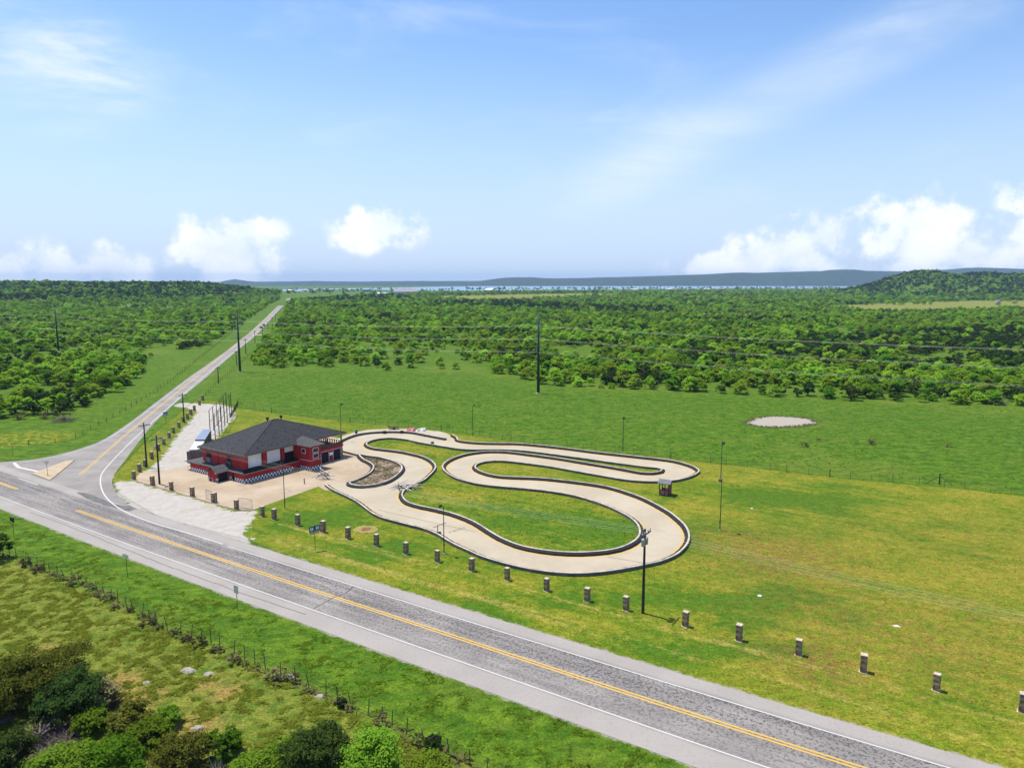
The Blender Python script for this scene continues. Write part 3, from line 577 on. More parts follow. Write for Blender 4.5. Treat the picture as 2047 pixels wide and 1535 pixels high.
    def win(a0, a1, z0, z1, face):
        if face == 'x': w = bx('window', WTRIM, 12.93, 12.972, a0 - .1, a1 + .1, z0 - .1, z1 + .1); bx('pane', GLASS, 12.91, 12.928, a0, a1, z0, z1, parent=w)
        else: w = bx('window', WTRIM, a0 - .1, a1 + .1, -3.18, -3.142, z0 - .1, z1 + .1); bx('pane', GLASS, a0, a1, -3.2, -3.182, z0, z1, parent=w)
    win(-1.75, -.85, 3.35, 4.15, 'x'); win(13.75, 15.0, 3.5, 4.3, 'y'); win(13.75, 15.0, 2.35, 3.15, 'y')
    m = MB(); e2 = [(12.5, -3.6), (16.6, -3.6), (16.6, 2.4), (12.5, 2.4)]; vs = [(x, y, 4.78) for x, y in e2] + [(x, y, 4.88) for x, y in e2] + [(13.9, .3, 6.15), (15.1, 1.4, 6.1)]
    m.add(vs, [(0, 3, 2, 1), (0, 1, 5, 4), (1, 2, 6, 5), (2, 3, 7, 6), (3, 0, 4, 7), (4, 5, 8), (5, 6, 9, 8), (6, 7, 9), (7, 4, 8, 9)]); m.build('turret_roof', SHING2, R)
    # garage bays under the covered balcony
    bay = bx('garage_wall', RED, 15.705, 24.0, -.5, 13.5, 0, 2.6)
    bx('balcony_slab', RED, 15.705, 24.15, -.65, 13.6, 2.602, 2.85)
    bx('string_course', WTRIM, 15.705, 24.0, -.54, -.502, 2.3, 2.38, parent=bay)
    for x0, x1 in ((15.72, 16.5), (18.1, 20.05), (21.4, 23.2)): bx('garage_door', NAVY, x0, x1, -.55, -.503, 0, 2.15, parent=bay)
    for x0, x1 in ((16.6, 17.95), (20.2, 21.25)):
        pn = bx('sign_panel', RED2, x0, x1, -.56, -.503, 0.1, 2.15, parent=bay); 
    for x0, x1 in ((16.62, 17.9), (20.22, 21.2)): bx('white_board', WHT, x0, x1, -.60, -.562, 1.25, 1.85, parent=bay)
    for x0 in (16.52, 18.0, 20.08, 21.3): bx('door_trim', WTRIM, x0, x0 + .07, -.57, -.503, 0, 2.15, parent=bay)
    bx('corner_stonework', MAT('rough_stone', (.25, .19, .13), .9, .4, 3.0), 23.3, 24.02, -.56, -.503, 0, 2.3, parent=bay)
    m = MB(); m.box(15.72, 24.1, -.6, -.54, 3.62, 3.70); m.box(24.04, 24.1, -.54, 13.5, 3.62, 3.70)
    for k in range(28): x = 15.8 + k * .3; m.box(x, x + .2, -.59, -.55, 2.86, 3.62)
    for k in range(20): y = -.2 + k * .68; m.box(24.05, 24.09, y, y + .3, 2.86, 3.62)
    m.build('balcony_railing', MAT('brown_stained_railing', (.12, .075, .045), .85, .3, 2.0), R)
    for x, y in ((23.85, -.35), (20.0, -.35), (21.6, 5.2), (23.85, 7.0), (23.85, 13.2), (20.2, 13.2)): MB().box(x - .1, x + .1, y - .1, y + .1, 2.86, 4.96).build('post', DKW, R)
    for x, y in ((23.85, -.35), (20.0, -.35), (21.6, 5.2)): MB().add([(x - .06, y - .05, 4.1), (x - .9, y - .05, 4.9), (x - .75, y - .05, 4.94), (x - .06, y - .05, 4.25), (x - .06, y + .05, 4.1), (x - .9, y + .05, 4.9), (x - .75, y + .05, 4.94), (x - .06, y + .05, 4.25)], [(0, 1, 2, 3), (7, 6, 5, 4), (0, 4, 5, 1), (3, 2, 6, 7)]).build('bracket', DKW, R)
build_building()
B_POLY = [B_O.to_2d() + Vector((x * math.cos(B_A) - y * math.sin(B_A), x * math.sin(B_A) + y * math.cos(B_A))) for x, y in ((-3, -4), (25, -4), (25, 18), (-3, 18))]

# ------------------------------------------------------------------ stone pillars
STONE = MAT('dark_fieldstone', (.11, .075, .045), .95, .5, 2.6, col2=(.40, .29, .18), bump=.8, bscale=7); CAPS = MAT('sandstone_cap', (.50, .42, .31), .9, .15, 3.0)
ORD = ['first', 'second', 'third', 'fourth', 'fifth', 'sixth', 'seventh', 'eighth', 'ninth', 'tenth', 'eleventh', 'twelfth', 'thirteenth', 'fourteenth', 'fifteenth', 'sixteenth', 'seventeenth', 'eighteenth']
def build_pillars():
    r = random.Random(5); m = MB(); n = 7; prof = []
    for j in range(8):
        z = j * 1.6 / 7; w = .27 + .012 * (j % 2)
        for (a, b) in ((-1, -1), (0, -1.06), (1, -1), (1.06, 0), (1, 1), (0, 1.06), (-1, 1), (-1.06, 0)): prof.append((a * w + r.uniform(-.02, .02), b * w + r.uniform(-.02, .02), z))
    m.add(prof, [(j * 8 + k, j * 8 + (k + 1) % 8, (j + 1) * 8 + (k + 1) % 8, (j + 1) * 8 + k) for j in range(7) for k in range(8)] + [tuple(range(8))[::-1], tuple(range(56, 64))])
    p0 = empty('stone_pillar'); m.build('shaft', STONE, p0)
    c = MB().box(-.29, .29, -.29, .29, 1.602, 1.655); c.box(-.25, .25, -.25, .25, 1.656, 1.67); c.build('cap_slab', CAPS, p0)
    MB().prism([(-.42, -.34), (.3, -.42), (.40, .3), (-.3, .40)], -.03, .025).build('footing', CAPS, p0)
    front = [(268, 958), (305.5, 969.8), (343, 980), (384.8, 992), (427, 1004.3), (473, 1018)]
    grass = [(524.8, 1031.7), (548.4, 1037.5), (595.6, 1049.8), (645.9, 1063.3), (695.9, 1076), (752.8, 1090.5), (811.5, 1106.5), (874.2, 1122.2), (943, 1140.5), (1014.3, 1158.6), (1093, 1180.2), (1174, 1200.8), (1251.8, 1219), (1369.9, 1250.8), (1477, 1278.8), (1596.2, 1308.6), (1725.3, 1341.6), (1871.5, 1378.8), (2043, 1421.5)]
    side = [(279.5, 943), (290.3, 932.9), (303.6, 917.5), (317, 901), (327.7, 888.7), (338.5, 876.4), (347, 865.8), (358, 854.9), (366.6, 843.6), (375, 837.4), (382, 829.2), (388.8, 821)]
    lots = [(front, 'pale gravel lot edge', '%s stone pillar along the concrete forecourt edge, counted from the side road', 'stone pillars along the forecourt'),
            (grass, '', '%s stone pillar on the mown grass beside the highway, counted from the forecourt', 'stone pillars along the highway lawn'),
            (side, '', '%s stone pillar in the row beside the side road, counted from the forecourt', 'stone pillars along the side road'),
            ([(399, 809.7), (405.5, 800.5)], '', '%s stone pillar past the gravel drive entrance, beside the side road', 'stone pillars past the drive entrance')]
    first = True
    for pts, _, lab, grp in lots:
        for i, (x, y) in enumerate(pts):
            o = p0 if first else copy_tree(p0); first = False; q = P(x, y)
            o.location = (q.x, q.y, 0); o.rotation_euler = (r.uniform(-.03, .03), r.uniform(-.03, .03), B_A + r.uniform(-.15, .15)); sc = r.uniform(.95, 1.06); o.scale = (sc * r.uniform(.95, 1.08), sc, sc * (.93 if pts is side else 1.0))
            nm = ORD[i] if i < len(ORD) else 'last'
            tag(o, lab % nm, 'stone pillar', grp)
build_pillars()

# ------------------------------------------------------------------ poles, towers and wires
WOOD = MAT('creosoted_pole_wood', (.040, .028, .02), .9, .4, 1.0, stretch=(4, 4, .3)); GALV = MAT('galvanised_steel', (.38, .40, .42), .5, .1, 2.0, .6); DKST = MAT('dark_bronze_steel', (.03, .026, .024), .6); INSUL = MAT('grey_porcelain', (.35, .38, .42), .35)
TOWR = MAT('blue_green_weathered_steel', (.028, .048, .052), .55, .15, .6, .3)
SPH = []
def utility_pole(px, by, ty, label, arm=True, transformer=0, ang=None, name='utility_pole'):
    b = P(px, by); h = height(px, by, ty); a = HWY_A if ang is None else ang
    R = empty(name, (b.x, b.y, 0), a); tag(R, label, 'utility pole', 'timber utility poles')
    MB().tube((0, 0, -.1), (0, 0, h), .19, .12, 8).build('shaft', WOOD, R)
    if arm:
        c = MB().box(.13, .23, -1.2, 1.2, h - .62, h - .48).build('crossarm', WOOD, R)
        MB().tube((.18, -.75, h - .62), (.13, -.06, h - 1.25), .03).build('brace', GALV, c); MB().tube((.18, .75, h - .62), (.13, .06, h - 1.25), .03).build('brace', GALV, c)
        for y in (-1.1, -.45, .45, 1.1): MB().lathe([(.03, 0), (.03, .1), (.075, .12), (.075, .2), (.05, .24), (.06, .28), (.02, .3)], (.18, y, h - .477), 8).build('insulator', INSUL, c)
    for k in range(transformer):
        y = (-.40, .40, .0)[k]; z = h - 2.6 if transformer == 1 else h - 1.9
        MB().lathe([(.02, 0), (.21, .02), (.23, .1), (.23, .72), (.24, .74), (.2, .84), (.05, .88), (.05, 1.0), (.02, 1.02)], (-.33 if k == 2 else .0, y, z), 12).build('transformer', GALV, R, True)
    return b, h
u1 = utility_pole(1285, 1225, 1057, 'tall dark utility pole standing on the grass between the highway and the big track loop', True, 2)
u3 = utility_pole(319, 967.7, 871, 'utility pole with transformer standing among the forecourt pillars in front of the red building', True, 1)
u2 = utility_pole(293.4, 932.9, 845, 'utility pole with double crossarm at the corner of the side road and the forecourt', True, 0)
u4 = utility_pole(368.3, 845, 786, 'utility pole beside the gravel drive next to the side road', True, 1)
far_u = []
for i, (x, y, t) in enumerate([(437, 766, 733), (473, 728.6, 701), (491.5, 707.4, 677), (510, 686, 661), (525, 670.5, 652), (536, 658.5, 643), (544.5, 651.5, 634), (551, 643, 628)]):
    far_u.append(utility_pole(x, y, t, '%s utility pole of the far row along the side road, counted from the near end' % ORD[i], True, 0))
RAIL = MAT('dull_metal_post', (.10, .085, .07), .7)
def wire(name, pts, r, mat, label, sag=.02, grp=None, cat='wire'):
    m = MB()
    for a, b in zip(pts[:-1], pts[1:]):
        a = Vector(a); b = Vector(b); L = (b - a).length; n = max(4, min(28, int(L / 5))); prev = a
        for k in range(1, n + 1):
            t = k / n; q = a.lerp(b, t); q.z -= sag * L * 4 * t * (1 - t); m.tube(prev, q, r, r, 4); prev = q
    o = m.build(name, mat, None); return tag(o, label, cat, grp)
WIRE = MAT('weathered_aluminium_wire', (.42, .40, .32), .5, .1, 1.0)
def armpt(u, y, dz=-.2): b, h = u; n = Vector((-math.sin(HWY_A), math.cos(HWY_A))); return (b.x + n.x * y + .18 * math.cos(HWY_A), b.y + n.y * y + .18 * math.sin(HWY_A), h + dz)
hw_end = Vector((u1[0].x, u1[0].y, 0)) + (Vector((u1[0].x, u1[0].y, 0)) - Vector((u3[0].x, u3[0].y, 0))).normalized() * 62
for y, w_ in ((-1.1, 'nearest the highway'), (-.45, 'second from the highway'), (.45, 'third from the highway'), (1.1, 'farthest from the highway')):
    n = Vector((-math.sin(HWY_A), math.cos(HWY_A), 0))
    e_ = hw_end + n * y + Vector((0, 0, 9.2))
    wire('power_line', [armpt(u3, y), armpt(u1, y), e_], .010, WIRE, 'thin power line over the forecourt and track, ' + w_, .012, 'power lines along the highway', 'power line')
for y, w_ in ((-1.1, 'outer'), (1.1, 'inner')):
    wire('power_line', [armpt(u3, y), armpt(u2, y), armpt(u4, y)] + [armpt(q, y) for q in far_u[:4]], .010, WIRE, 'thin power line beside the side road, the %s of the two' % w_, .012, 'power lines along the side road', 'power line')
HVW = MAT('pale_conductor', (.66, .62, .50), .6, .05, 1.0)
def build_towers():
    t1 = P(1076, 786).to_2d(); t2 = P(480, 743).to_2d(); t3 = P(117, 701).to_2d(); out = []
    d = (t1 - t2).normalized(); t0 = t1 + d * 200 + Vector((0, -22)); t9 = t3 + (t3 - t2).normalized() * 160
    info = [(t1, height(1076, 786, 628), 'blue-green steel transmission pole standing in the pasture at the edge of the brush'), (t2, height(480, 743, 624), 'blue-green steel transmission pole standing beside the side road'), (t3, height(117, 701, 617), 'blue-green steel transmission pole in the brush left of the side road')]
    pts = {}
    for q, h, lab in info:
        R = empty('transmission_pole', (q.x, q.y, 0), math.atan2(d.y, d.x)); tag(R, lab, 'power pole', 'steel transmission poles')
        MB().tube((0, 0, .1), (0, 0, h), .52, .27, 12).build('shaft', TOWR, R, True); MB().lathe([(.9, -.1), (.9, .18), (.7, .2)], (0, 0, 0), 14).build('base_plinth', CAPS, R)
        for k, f in enumerate((.905, .74, .575)):
            for s in (-1, 1):
                a = MB().tube((0, s * .25, h * f - .35), (0, s * 1.55, h * f + .35), .09, .05, 6).build('davit_arm', TOWR, R)
                MB().lathe([(.03, 0), (.09, .05), (.04, .12), (.09, .25), (.04, .32), (.09, .45), (.04, .52), (.09, .65), (.04, .72), (.09, .9), (.03, 1.6)], (0, s * 1.5, h * f - 1.35), 6).build('insulator_string', INSUL, a)
                n = Vector((-d.y, d.x)); pts.setdefault((k, s), []).append((q.x + n.x * s * 1.5, q.y + n.y * s * 1.5, h * f - 1.35))
    nm = {0: 'top', 1: 'middle', 2: 'lowest'}
    for (k, s), L in pts.items():
        n = Vector((-d.y, d.x)); e = (t0.x + n.x * s * 1.5, t0.y + n.y * s * 1.5, L[0][2]); e9 = (t9.x + n.x * s * 1.5, t9.y + n.y * s * 1.5, L[2][2])
        wire('transmission_line', [e] + L + [e9], .017, HVW, 'high voltage wire on the %s arms of the steel poles, %s side' % (nm[k], 'far' if s > 0 else 'near'), .008, 'transmission lines', 'power line')
build_towers()
def build_lights():
    L = [(569.5, 1017, 926, 'flood light pole on the grass corner beside the forecourt'), (887.7, 1106.6, 1012, 'flood light pole on the grass beside the start line of the track'), (1438.9, 1059, 959.6, 'flood light pole on the open lawn right of the big track loop'), (1440.5, 964, 885, 'flood light pole near the field fence right of the red kiosk'),
         (682, 880, 808, 'flood light pole rising behind the roof corner of the red building'), (945, 872.3, 811, 'flood light pole between the far track straight and the field fence, middle of the picture'), (1245, 904, 837, 'flood light pole between the far track straight and the field fence, near its right end')]
    for i, (x, y, t, lab) in enumerate(L):
        b = P(x, y); h = height(x, y, t); R = empty('flood_light_pole', (b.x, b.y, 0), 2.2 + i * .9); tag(R, lab, 'light pole', 'flood light poles round the track')
        MB().tube((0, 0, -.05), (0, 0, h), .075, .05, 8).build('shaft', DKST, R); MB().lathe([(.16, -.03), (.16, .08), (.1, .1)], (0, 0, 0), 10).build('base_flange', GALV, R)
        hd = MB().tube((0, 0, h - .08), (.35, 0, h + .05), .03).build('bracket', DKST, R)
        m = MB().add([(.2, -.22, h + .02), (.55, -.22, h - .16), (.55, .22, h - .16), (.2, .22, h + .02), (.28, -.26, h + .28), (.66, -.26, h + .10), (.66, .26, h + .10), (.28, .26, h + .28)], [(0, 3, 2, 1), (4, 5, 6, 7), (0, 1, 5, 4), (1, 2, 6, 5), (2, 3, 7, 6), (3, 0, 4, 7)])
        m.build('lamp_head', DKST, R)
        MB().box(-.1, .1, -.16, -.07, 1.1, 1.5).build('switch_box', GALV, R)
build_lights()

# ------------------------------------------------------------------ fences and gates
def line_fence(name, pts, step, h, label, post_r, nw=4, mat=RAIL, grp=None, seed=0, wood=None, wmat=None, lean=.06):
    r = random.Random(seed); L = smooth(pts, .5); s = 0; nxt = 0; R = empty(name, (L[0].x, L[0].y, 0)); tag(R, label, 'fence', grp); pp = []
    for i in range(1, len(L)):
        s += (L[i] - L[i - 1]).length
        if s >= nxt: pp.append(L[i]); nxt += step * r.uniform(.8, 1.2)
    o = L[0]
    for k, q in enumerate(pp[:99]):
        w = wood and k % wood == 0
        MB().tube((q.x - o.x, q.y - o.y, -.1), (q.x - o.x + r.uniform(-lean, lean), q.y - o.y + r.uniform(-lean, lean), h * r.uniform(.9, 1.12)), post_r * (2.2 if w else 1), None, 5).build('post', WOOD if w else mat, R)
    m = MB()
    for z in np.linspace(.3, h * .92, nw):
        for a, b in zip(pp[:-1], pp[1:]): m.tube((a.x - o.x, a.y - o.y, z), (b.x - o.x, b.y - o.y, z + r.uniform(-.03, .03)), .010, None, 3)
    m.build('wire_strands', wmat or RAIL, R)
    return R
line_fence('wire_fence', P2([(442, 803), (480, 816), (560, 828), (700, 845), (850, 859), (945, 870), (1030, 884), (1150, 899), (1250, 908), (1400, 924), (1560, 942), (1700, 957.5), (1880, 972)]), 3.6, 1.5, 'long thin wire fence between the mown lawn and the pasture behind the track', .035, 4, wood=8, seed=2)
line_fence('wire_fence', P2([(1884, 972.5), (1960, 981), (2047, 991), (2200, 1009), (2400, 1032)]), 3.6, 1.4, 'wire fence continuing past the braced corner post to the right edge', .03, 4, seed=3)
line_fence('wire_fence', P2([(-60, 1090), (0, 1107), (34, 1118), (92, 1143), (171, 1172), (222, 1198), (280, 1227), (335, 1258), (414, 1285), (451, 1300.6), (523, 1334), (582, 1361), (628, 1378), (684.6, 1405), (735.6, 1430), (802, 1460), (849, 1485.8), (890, 1505.6), (960, 1540), (1030, 1575)]), 1.75, 1.45, 'leaning old post and wire fence between the highway ditch and the rough meadow', .042, 4, seed=4, lean=.22)
line_fence('wire_fence', P2([(-60, 893), (0, 893), (30, 892), (80, 889), (120, 884), (140, 880), (160, 872), (200, 850), (262, 815), (335, 768), (370, 741), (420, 700), (470, 660)]), 5.5, 1.3, 'weathered wooden post fence through the yellow flowers left of the side road', .06, 3, mat=DKW, seed=6, lean=.15)
line_fence('wire_fence', P2([(407, 797), (430, 772), (470, 738), (487, 722), (505, 705)]), 6, 1.4, 'wire fence running up the right verge of the side road to the steel pole', .045, 3, mat=DKW, seed=8)
def brace_post(x, y, h):
    b = P(x, y); R = empty('brace_post', (b.x, b.y, 0), math.radians(-20)); tag(R, 'dark fence corner post with two slanted braces', 'fence post')
    MB().tube((0, 0, -.1), (0, 0, h), .11, .1, 8).build('upright', DKW, R)
    for s in (-1, 1): MB().tube((s * .1, 0, h * .72), (s * 2.1, 0, .05), .05, .05, 6).build('strut', DKW, R)
brace_post(1877.5, 968, 2.1)
def gate_leaf(a, b, ha, hb, label):
    a = P(*a).to_2d(); b = P(*b).to_2d(); L = (b - a).length; R = empty('gate_leaf', (a.x, a.y, 0), math.atan2((b - a).y, (b - a).x)); tag(R, label, 'gate', 'entrance gates')
    m = MB(); n = 8; top = [Vector((L * k / n, 0, ha + (hb - ha) * (k / n) + .16 * math.sin(math.pi * k / n))) for k in range(n + 1)]
    for p, q in zip(top[:-1], top[1:]): m.tube(p, q, .028)
    m.tube((0, 0, .05), (0, 0, ha), .03).tube((L, 0, .05), (L, 0, hb), .03).tube((0, 0, .12), (L, 0, .12), .028); m.build('frame', RAIL, R)
    m = MB()
    for k in range(1, 16): x = L * k / 16; m.tube((x, 0, .12), (x, 0, ha + (hb - ha) * k / 16 + .1), .010, None, 4)
    for z in (.5, .85, 1.2): m.tube((0, 0, z), (L, 0, z), .010, None, 4)
    m.build('mesh_infill', RAIL, R)
gate_leaf((412.3, 998.4), (434, 1004), 1.75, 1.3, 'arched mesh gate leaf beside the fifth forecourt pillar'); gate_leaf((477, 1014.5), (504.5, 1018.5), 1.55, 1.6, 'arched mesh gate leaf standing open at the grass corner of the forecourt')
b_ = P(433.5, 1003.3); R_ = empty('gate_post', (b_.x, b_.y, 0)); tag(R_, 'slim dark steel post beside the gate leaf and pillar', 'gate post'); MB().box(-.07, .07, -.07, .07, 0, 1.6).build('upright', DKST, R_); MB().box(-.09, .09, -.09, .09, 1.602, 1.63).build('cap_plate', DKST, R_)
def kerb_cable():
    L = P2([(268, 958.6), (305.5, 970), (343, 980.3), (384.8, 992.3), (410, 998.5)]); m = MB()
    for a, b in zip(L[:-1], L[1:]):
        d = (b - a).normalized()
        for z in (.75,): 
            prev = None
            for k in range(9): t = k / 8; q = a.lerp(b, t); v = Vector((q.x, q.y, z - .25 * 4 * t * (1 - t))); prev and m.tube(prev, v, .018, None, 4); prev = v
    tag(m.build('barrier_chain', RAIL), 'sagging chain strung between the forecourt pillars', 'chain')
    ribbon('forecourt_kerb', smooth(P2([(266, 960), (303, 971), (345, 982.5), (387, 995), (430, 1007), (475, 1020), (506, 1020)]), 1), [-.14, -.12, .12, .14], [0, .07, .07, 0], MAT('old_kerb_concrete', (.13, .10, .08), .9, .3, 2.0, col2=(.36, .28, .2)))
kerb_cable()

# ------------------------------------------------------------------ batting cage frames, shed and screens beside the building
def cage(px, label, h):
    pts = P2(px); R = empty('net_frame', (pts[0].x, pts[0].y, 0)); tag(R, label, 'net frame', 'tall net frames behind the building'); o = pts[0]
    for q in pts: MB().tube((q.x - o.x, q.y - o.y, 0), (q.x - o.x, q.y - o.y, h), .11, .09, 6).build('post', DKST, R)
    for z in (h, h * .52):
        m = MB()
        for a, b in zip(pts[:-1], pts[1:]): m.tube((a.x - o.x, a.y - o.y, z - .05), (b.x - o.x, b.y - o.y, z - .05), .06, None, 5)
        m.build('rail', DKST, R)
cage([(430.7, 879.5), (438.3, 871), (443.8, 863), (449.7, 851.5), (454.8, 844.8), (459.8, 834.5), (463, 829)], 'row of tall dark net posts with rails, the one nearer the red building', 6.3)
cage([(420.5, 868), (427.5, 860), (434.5, 851), (441.5, 842), (448, 833), (453.5, 826)], 'row of tall dark net posts with rails, the one on the gravel drive side', 6.0)
line_fence('low_picket_fence', P2([(461, 836), (467, 826), (472, 816), (476, 808)]), 1.1, 1.3, 'short dark fence at the end of the net frames by the pasture', .06, 4, mat=DKST, seed=11, lean=.02)
def shed():
    h = 2.3; a, b, c, d = (P(x, y, h).to_2d() for x, y in ((389.8, 878.4), (409.5, 878.4), (421.9, 858.5), (405.6, 858.5))); e, f = (P(x, y, h - .35).to_2d() for x, y in ((378, 898.8), (397.5, 898)))
    a2, b2 = (P(x, y, h - .35).to_2d() for x, y in ((389.6, 881), (409.3, 881)))
    R = empty('storage_trailer', (a.x, a.y, 0)); tag(R, 'long low shed with pale and blue-grey metal roof on the gravel left of the building', 'shed'); sh = lambda L: [q - a for q in L]
    MB().prism(sh([a, b, c, d]), 0, h - .09).build('body', MAT('dark_metal_siding', (.05, .045, .045), .7, .2, 1.0), R); MB().prism(sh([e, f, b2, a2]), 0, h - .45).build('front_body', MAT('pale_metal_siding', (.40, .39, .37), .6), R)
    MB().prism([q * 1.02 for q in sh([a, b, c, d])], h - .088, h).build('roof', MAT('blue_grey_roof_metal', (.22, .26, .35), .5, .08, 1.5, .2), R); MB().prism(sh([e, f, b2, a2]), h - .448, h - .35).build('front_roof', MAT('pale_roof_metal', (.55, .54, .52), .5, .08, 1.5), R)
shed()
def screen():
    a = P(375.8, 925.4); R = empty('board_screen', (a.x, a.y, 0), B_A); tag(R, 'weathered grey board screen at the left end of the red building', 'fence'); h = height(375.8, 925.4, 902.6)
    MB().box(0, 7.5, -.05, .05, 0, h).build('boards', GREYF, R); MB().box(-.06, 7.5, -.09, -.052, h - .25, h - .1).build('rail', GREYF, R)
    for x in (0, 2.5, 5, 7.4): MB().box(x - .06, x + .06, .053, .16, 0, h + .05).build('post', GREYF, R)
screen()

# ------------------------------------------------------------------ kiosk
def kiosk():
    c = P(1336.5, 992); R = empty('score_kiosk', (c.x, c.y, 0), math.radians(62)); tag(R, 'small red kiosk with grey gabled roof beside the right track loop', 'kiosk')
    KR = MAT('faded_maroon_boards', (.24, .055, .075), .85, .2, 1.0, stretch=(1, 1, 5)); KP = MAT('faded_pink_boards', (.34, .13, .155), .85, .2, 1.5)
    w, d, h = 1.75, 1.7, 2.15                                       # local x runs back to the right, y back to the left
    for x, y in ((.05, .05), (w - .05, .05), (.05, d - .05), (w - .05, d - .05)): MB().box(x - .07, x + .07, y - .07, y + .07, 0, h).build('corner_post', DKW, R)
    MB().box(.13, w - .13, .02, .08, .1, h + .02).build('side_wall', KR, R); MB().box(-.02, .04, .13, d - .13, .12, 1.0).build('front_panel', KP, R)
    MB().box(-.02, .04, .13, .62, 1.06, 1.45).build('upper_panel', KP, R); MB().box(w - .05, w + .02, .13, d - .13, .12, .95).build('back_panel', KR, R)
    MB().box(-.04, .05, .62, .74, .1, h).build('mullion', DKW, R); MB().box(-.05, .05, .13, d - .13, 1.0, 1.058).build('sill', DKW, R); MB().box(.0, w, .0, d, .02, .095).build('floor', DKW, R)
    m = MB()
    for s, x0 in ((1, -.25), (-1, w + .25)):
        xs = w / 2; y0, y1 = -.3, d + .3
        m.add([(x0, y0, h - .02), (x0, y1, h - .02), (xs, y1, h + .5), (xs, y0, h + .5), (x0, y0, h + .05), (x0, y1, h + .05), (xs, y1, h + .57), (xs, y0, h + .57)], [(0, 1, 2, 3), (7, 6, 5, 4), (0, 4, 5, 1), (1, 5, 6, 2), (3, 7, 4, 0)])
    m.build('roof', MAT('slate_grey_roofing', (.15, .15, .17), .8, .15, 2.0), R)
    m = MB().add([(.05, .04, h), (w - .05, .04, h), (w / 2, .04, h + .47), (.05, .1, h), (w - .05, .1, h), (w / 2, .1, h + .47)], [(0, 1, 2), (5, 4, 3)]); m.build('gable', DKW, R)
kiosk()

# ------------------------------------------------------------------ road signs
SBLUE = MAT('sign_blue', (.035, .09, .15), .5, .1, 1.0); SWH = MAT('sign_white', (.7, .7, .7), .5); SBACK = MAT('sign_back_aluminium', (.74, .66, .50), .6, .1, 2.0); SPOST = MAT('sign_post_steel', (.07, .065, .05), .7); SLB = MAT('sign_light_blue', (.12, .30, .52), .5)
def sign(px, by, ty, label, yaw, panels, name='road_sign', post=.035):
    b = P(px, by); h = height(px, by, ty); R = empty(name, (b.x, b.y, 0), yaw); tag(R, label, 'road sign'); MB().tube((0, 0, -.1), (0, 0, h), post, None, 6).build('post', SPOST, R)
    for x0, x1, z0, z1, mat, kids in panels:
        p_ = MB().box(x0, x1, -.065, -.04, h - z1, h - z0).build('panel', mat, R)
        for a0, a1, c0, c1, km in kids: MB().box(a0, a1, -.072, -.0655, h - c1, h - c0).build('symbol', km, p_)
    return R
sign(630.2, 1098.8, 1049.5, 'tall blue information sign with two white pictogram panels on the highway verge', math.radians(28),
     [(-.75, -.03, .12, .95, SBLUE, [(-.6, -.18, .30, .72, SWH), (-.45, -.33, .42, .58, SBLUE)]), (.03, .75, .0, .83, SBLUE, [(.18, .6, .18, .60, SWH), (.33, .45, .25, .5, SBLUE)]), (-.62, -.08, 1.0, 1.25, SBLUE, [(-.5, -.2, 1.08, 1.16, SWH)]), (.05, .6, .9, 1.15, SBLUE, [(.15, .5, .98, 1.06, SWH)])])
sign(332, 848.7, 823.5, 'light blue sign with dark upper panel beside the side road', math.radians(20), [(-.55, .55, .0, .42, SBLUE, []), (-.55, .55, .45, .95, SLB, [(-.3, .3, .6, .7, SWH)])])
sign(28.5, 1076, 1032.5, 'wide dark sign seen from behind in the ditch at the left edge', math.radians(-35), [(-.75, .75, .0, .75, BLK, [(-.6, .6, .05, .12, SWH)])])
sign(254.8, 1153.5, 1106.5, 'small tan sign with slim crosspiece on the ditch verge, the left one of two', math.radians(-30), [(-.62, .62, .05, .55, SBACK, []), ])
sign(474.7, 1216.8, 1169.5, 'narrow grey sign seen from behind on the ditch verge near the highway', math.radians(-32), [(-.38, .38, .0, .95, SBACK, [])])
sign(26, 913.5, 885, 'thin bare marker post on the grass near the left edge', 0, [(-.1, .1, .0, .3, SPOST, [])])
def yield_sign():
    b = P(95.4, 951.5); h = height(95.4, 951.5, 923.5); R = empty('yield_sign', (b.x, b.y, .15), math.radians(25)); tag(R, 'sign seen from behind on the tan concrete traffic island', 'road sign'); MB().tube((0, 0, -.05), (0, 0, h), .035, None, 6).build('post', SPOST, R)
    m = MB(); t = [(-.5, h + .05), (.5, h + .05), (.07, h - .75), (-.07, h - .75)]; m.add([(x, -.06, z) for x, z in t] + [(x, -.04, z) for x, z in t], [(0, 1, 2, 3), (7, 6, 5, 4), (0, 4, 5, 1), (1, 5, 6, 2), (2, 6, 7, 3), (3, 7, 4, 0)]); m.build('panel', SBACK, R)
    MB().lathe([(.22, .0), (.15, .1), (.04, .14)], (0, 0, 0), 8).build('footing', STONE, R)
yield_sign()

